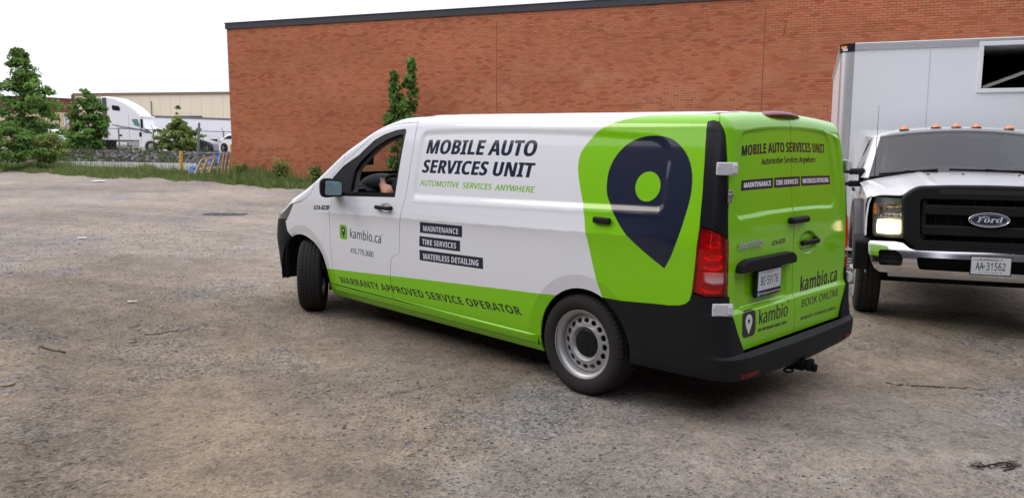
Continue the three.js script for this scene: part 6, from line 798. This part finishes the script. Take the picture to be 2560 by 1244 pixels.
{
  const skin = phys({ color: lin(0.5, 0.24, 0.16), roughness: 0.55, specularIntensity: 0.5 }), shirt = std({ color: lin(0.02, 0.022, 0.028), roughness: 0.9 }), hairM = std({ color: lin(0.03, 0.022, 0.016), roughness: 0.8 });
  const zc = -0.44, t = thing('person', 'driver in a dark short sleeved shirt with a bare forearm in the open van window', 'person', [0, 0, 0]);
  const sh = [1.99, 1.4], hip = [2.07, 0.9], wr = [2.47, 1.248, -0.7], el = [2.2, 1.2, -0.82], knuckle = [2.55, 1.262, -0.635];
  const finger = (ax, ay, az, dz, len, r0, curl) => { const b = [ax + len * 0.45, ay + 0.012, az + dz], c = [ax + len * 0.72, ay - 0.01 - curl * 0.3, az + dz + 0.012], d = [ax + len * 0.7, ay - 0.028 - curl, az + dz + 0.014]; return [[ax, ay, az, ...b, r0, r0 * 0.93], [...b, ...c, r0 * 0.93, r0 * 0.86], [...c, ...d, r0 * 0.86, r0 * 0.75]]; };
  const hand = (s) => { const Z = (z) => zc + (z - zc) * s; const f = [[0.03, 0.078, 0.0088], [0.01, 0.086, 0.009], [-0.011, 0.082, 0.0088], [-0.031, 0.066, 0.0078]]; const b = [[wr[0], wr[1], Z(wr[2]), knuckle[0] - 0.01, knuckle[1], Z(knuckle[2]), 0.026, 0.022]]; for (const [o, , r0] of f) b.push([wr[0] + 0.015, wr[1], Z(wr[2] + 0.015), knuckle[0], knuckle[1] + o * 0.75, Z(knuckle[2] - o * 0.5), 0.016, r0 * 1.25]); for (const [o, l, r0] of f) b.push(...finger(knuckle[0], knuckle[1] + o * 0.75, Z(knuckle[2] - o * 0.5), 0.012 * s, l, r0, 0.012)); b.push([wr[0] + 0.02, wr[1] + 0.012, Z(wr[2] + 0.02), wr[0] + 0.055, wr[1] + 0.045, Z(wr[2] + 0.055), 0.015, 0.0115], [wr[0] + 0.055, wr[1] + 0.045, Z(wr[2] + 0.055), wr[0] + 0.092, wr[1] + 0.04, Z(wr[2] + 0.07), 0.011, 0.009]); return b; };
  const arm = (s) => { const Z = (z) => zc + (z - zc) * s; return [[sh[0], sh[1] - 0.03, zc - 0.2 * s, el[0], el[1], Z(el[2]), 0.06, 0.045], [el[0], el[1], Z(el[2]), mix(el[0], wr[0], 0.35), mix(el[1], wr[1], 0.35) - 0.004, Z(mix(el[2], wr[2], 0.35)), 0.045, 0.047], [mix(el[0], wr[0], 0.35), mix(el[1], wr[1], 0.35) - 0.004, Z(mix(el[2], wr[2], 0.35)), wr[0], wr[1], Z(wr[2]), 0.047, 0.029]]; };
  const H = [2.03, 1.62];
  const bodyBones = [[hip[0], hip[1], zc - 0.07, hip[0], hip[1], zc + 0.07, 0.14, 0.14], [hip[0] - 0.01, hip[1] + 0.05, zc, sh[0] + 0.02, sh[1] - 0.15, zc, 0.145, 0.14], [sh[0], sh[1] - 0.05, zc - 0.15, sh[0], sh[1] - 0.05, zc + 0.15, 0.075, 0.075], [sh[0], sh[1] - 0.02, zc, H[0] - 0.01, H[1] - 0.1, zc, 0.06, 0.054], [H[0] - 0.015, H[1] + 0.03, zc, H[0] + 0.01, H[1] + 0.02, zc, 0.092, 0.085], [H[0] + 0.03, H[1] - 0.03, zc, H[0] + 0.05, H[1] - 0.07, zc, 0.062, 0.04], [H[0] + 0.085, H[1] + 0.02, zc, H[0] + 0.112, H[1] - 0.022, zc, 0.01, 0.015], [H[0], H[1] - 0.01, zc - 0.085, H[0] - 0.008, H[1] + 0.025, zc - 0.088, 0.012, 0.016], [H[0], H[1] - 0.01, zc + 0.085, H[0] - 0.008, H[1] + 0.025, zc + 0.088, 0.012, 0.016], [H[0] + 0.082, H[1] - 0.055, zc - 0.02, H[0] + 0.082, H[1] - 0.055, zc + 0.02, 0.013, 0.013],
    ...[-1, 1].flatMap((s) => [[hip[0], hip[1] - 0.02, zc + 0.09 * s, 2.5, 0.93, zc + 0.12 * s, 0.1, 0.068], [2.5, 0.93, zc + 0.12 * s, 2.68, 0.58, zc + 0.12 * s, 0.066, 0.046], [2.68, 0.56, zc + 0.12 * s, 2.84, 0.56, zc + 0.13 * s, 0.042, 0.034]]), ...arm(1), ...arm(-1)];
  const bodyG = fieldMesh(bodyBones, 0.014, 0.03);
  part('body', join(bodyG, fieldMesh(hand(1), 0.0045, 0.008), fieldMesh(hand(-1), 0.0045, 0.008)), skin, t);
  part('shirt', fieldMesh([[hip[0], hip[1] + 0.02, zc - 0.07, hip[0], hip[1] + 0.02, zc + 0.07, 0.152, 0.152], [hip[0] - 0.01, hip[1] + 0.05, zc, sh[0] + 0.02, sh[1] - 0.15, zc, 0.158, 0.153], [sh[0], sh[1] - 0.05, zc - 0.15, sh[0], sh[1] - 0.05, zc + 0.15, 0.088, 0.088], ...[1, -1].map((s) => { const Z = (z) => zc + (z - zc) * s; return [sh[0], sh[1] - 0.03, zc - 0.2 * s, mix(sh[0], el[0], 0.72), mix(sh[1] - 0.03, el[1], 0.72), Z(mix(-0.64, el[2], 0.72)), 0.074, 0.066]; })], 0.016, 0.03), shirt, t);
  part('trousers', fieldMesh([[hip[0], hip[1], zc - 0.07, hip[0], hip[1], zc + 0.07, 0.15, 0.15], ...[-1, 1].flatMap((s) => [[hip[0], hip[1] - 0.02, zc + 0.09 * s, 2.5, 0.93, zc + 0.12 * s, 0.112, 0.08], [2.5, 0.93, zc + 0.12 * s, 2.68, 0.6, zc + 0.12 * s, 0.078, 0.062]])], 0.018, 0.03), std({ color: lin(0.03, 0.035, 0.05), roughness: 0.9 }), t);
  part('hair', fieldMesh([[H[0] - 0.03, H[1] + 0.05, zc, H[0] + 0.01, H[1] + 0.06, zc, 0.093, 0.075]], 0.008, 0.01), hairM, t);
  for (const s of [-1, 1]) part('eye', mv(new THREE.SphereGeometry(0.012, 14, 10), H[0] + 0.083, H[1] + 0.012, zc + 0.031 * s), std({ color: lin(0.5, 0.48, 0.45), roughness: 0.3 }), t);
}
// ---------- small things lying on the lot ----------
{
  const g = (px, py, dy = 0) => { const p = ground(px, py); p.y = groundH(p.x, p.z) + dy; return p; };
  { const a = g(562, 535.5), t = thing('steel_plate', 'flat rusty steel cover plate set in the gravel left of the van', 'plate', a, TURN - 0.06); part('cover', box(0.72, 0.02, 0.3, 0, 0.012, 0, 0.004), std({ color: lin(0.085, 0.08, 0.078), roughness: 0.7, metalness: 0.4 }), t); part('rim', join(box(0.8, 0.016, 0.04, 0, 0.01, 0.17), box(0.8, 0.016, 0.04, 0, 0.01, -0.17), box(0.04, 0.016, 0.3, 0.38, 0.01, 0), box(0.04, 0.016, 0.3, -0.38, 0.01, 0)), std({ color: lin(0.14, 0.12, 0.1), roughness: 0.8 }), t); for (const x of [-0.2, 0, 0.2]) part('slot', box(0.12, 0.004, 0.03, x, 0.0235, 0), M.cavity, t); }
  const scrap = (px, py, w, d, seed, label, name = 'paper_scrap', c = [0.72, 0.72, 0.7]) => { const a = g(px, py, 0.012), t = thing(name, label, 'litter', a, TURN + seed), q = new THREE.PlaneGeometry(w, d, 14, 8).rotateX(-Math.PI / 2), p = q.attributes.position; for (let i = 0; i < p.count; i++) p.setY(i, 0.1 * w * fbm(p.getX(i) * 9 + seed * 7, p.getZ(i) * 9, 3, 3)); q.computeVertexNormals(); part('sheet', q, std({ color: lin(...c), roughness: 0.85, side: THREE.DoubleSide }), t); };
  scrap(243, 454, 0.4, 0.4, 0.1, 'crumpled white sheet of litter near the grass strip'); scrap(204, 597.5, 0.12, 0.1, 0.4, 'small white scrap lying alone left of the van'); scrap(330, 758, 0.09, 0.05, 0.2, 'pale torn scrap in the gravel left of the front wheel', 'paper_scrap', [0.5, 0.48, 0.45]); scrap(512, 578, 0.3, 0.05, 0.2, 'thin pale strip lying in the middle of the lot', 'paper_scrap', [0.5, 0.5, 0.48]);
  const stick = (pts, r0, label, c = [0.09, 0.06, 0.045]) => { const a = g(...pts[0]), t = thing('twig', label, 'twig', a); part('stem', tube(pts.map((p) => { const q = g(p[0], p[1], r0 * 0.9 + (p[2] ?? 0)); return [q.x - a.x, q.y - a.y, q.z - a.z]; }), r0, 16, 6), std({ color: lin(...c), roughness: 0.9 }), t); return [t, a]; };
  stick([[97, 866], [130, 869], [162, 874.5]], 0.006, 'straight thin dark stick lying at the left of the lot'); stick([[358, 833], [392, 831], [420, 826], [444, 826]], 0.006, 'forked brown dead stalk in front of the front wheel', [0.22, 0.15, 0.09]); stick([[0, 963], [20, 961], [35, 956]], 0.01, 'pale piece of bark at the left edge of the picture', [0.4, 0.31, 0.2]); stick([[320, 853], [336, 852]], 0.006, 'short bleached splinter below the brown stalk', [0.5, 0.45, 0.36]);
  { const [t, a] = stick([[2445, 1172], [2466, 1170], [2490, 1166], [2520, 1162], [2536, 1172]], 0.004, 'tangle of dark dead roots near the lower right corner', [0.05, 0.042, 0.035]); const r = rng(8); for (let k = 0; k < 16; k++) { const px = 2440 + 105 * r(), py = 1163 + 16 * r(), q = [0, 1, 2].map((i) => { const e = g(px + (i - 1) * (10 + 14 * r()), py + (r() - 0.5) * 9, 0.004 + 0.012 * r()); return [e.x - a.x, e.y - a.y, e.z - a.z]; }); part('root', tube(q, 0.0015 + 0.002 * r(), 8, 5), std({ color: lin(0.05, 0.042, 0.035), roughness: 0.9 }), t); } }
  // cracks in the old asphalt: narrow lines of dark soil
  const crack = (pts, w, seed) => { const r = rng(seed), pos = [], idx = [], P = []; for (let i = 0; i + 1 < pts.length; i++) for (let k = 0; k < 10; k++) P.push([mix(pts[i][0], pts[i + 1][0], k / 10), mix(pts[i][1], pts[i + 1][1], k / 10)]); P.forEach((p, i) => { const q = g(p[0], p[1] + (r() - 0.5) * 3.4, 0.006), e = w * (0.25 + 0.9 * r()) * Math.sin((Math.PI * (i + 0.5)) / P.length) ** 0.5; pos.push(q.x - e * FWD.x, q.y, q.z - e * FWD.z, q.x + e * FWD.x, q.y, q.z + e * FWD.z); if (i) { const a = 2 * i; idx.push(a - 2, a - 1, a, a - 1, a + 1, a); } }); const m = new THREE.BufferGeometry(); m.setAttribute('position', new THREE.Float32BufferAttribute(pos, 3)); m.setIndex(idx); m.computeVertexNormals(); struct('ground_crack', m, std({ color: lin(0.095, 0.083, 0.07), roughness: 1 })); };
  crack([[2195, 948], [2230, 957], [2290, 963], [2350, 968], [2420, 972], [2480, 977]], 0.014, 3); crack([[1085, 1080], [1110, 1060], [1150, 1045], [1200, 1022], [1240, 1000]], 0.006, 4); crack([[1010, 1145], [1060, 1120], [1090, 1090]], 0.007, 5); crack([[930, 1000], [1000, 985], [1060, 975]], 0.008, 6); crack([[1290, 1010], [1330, 1035], [1300, 1075]], 0.005, 7);
}
renderer.render(scene, camera);
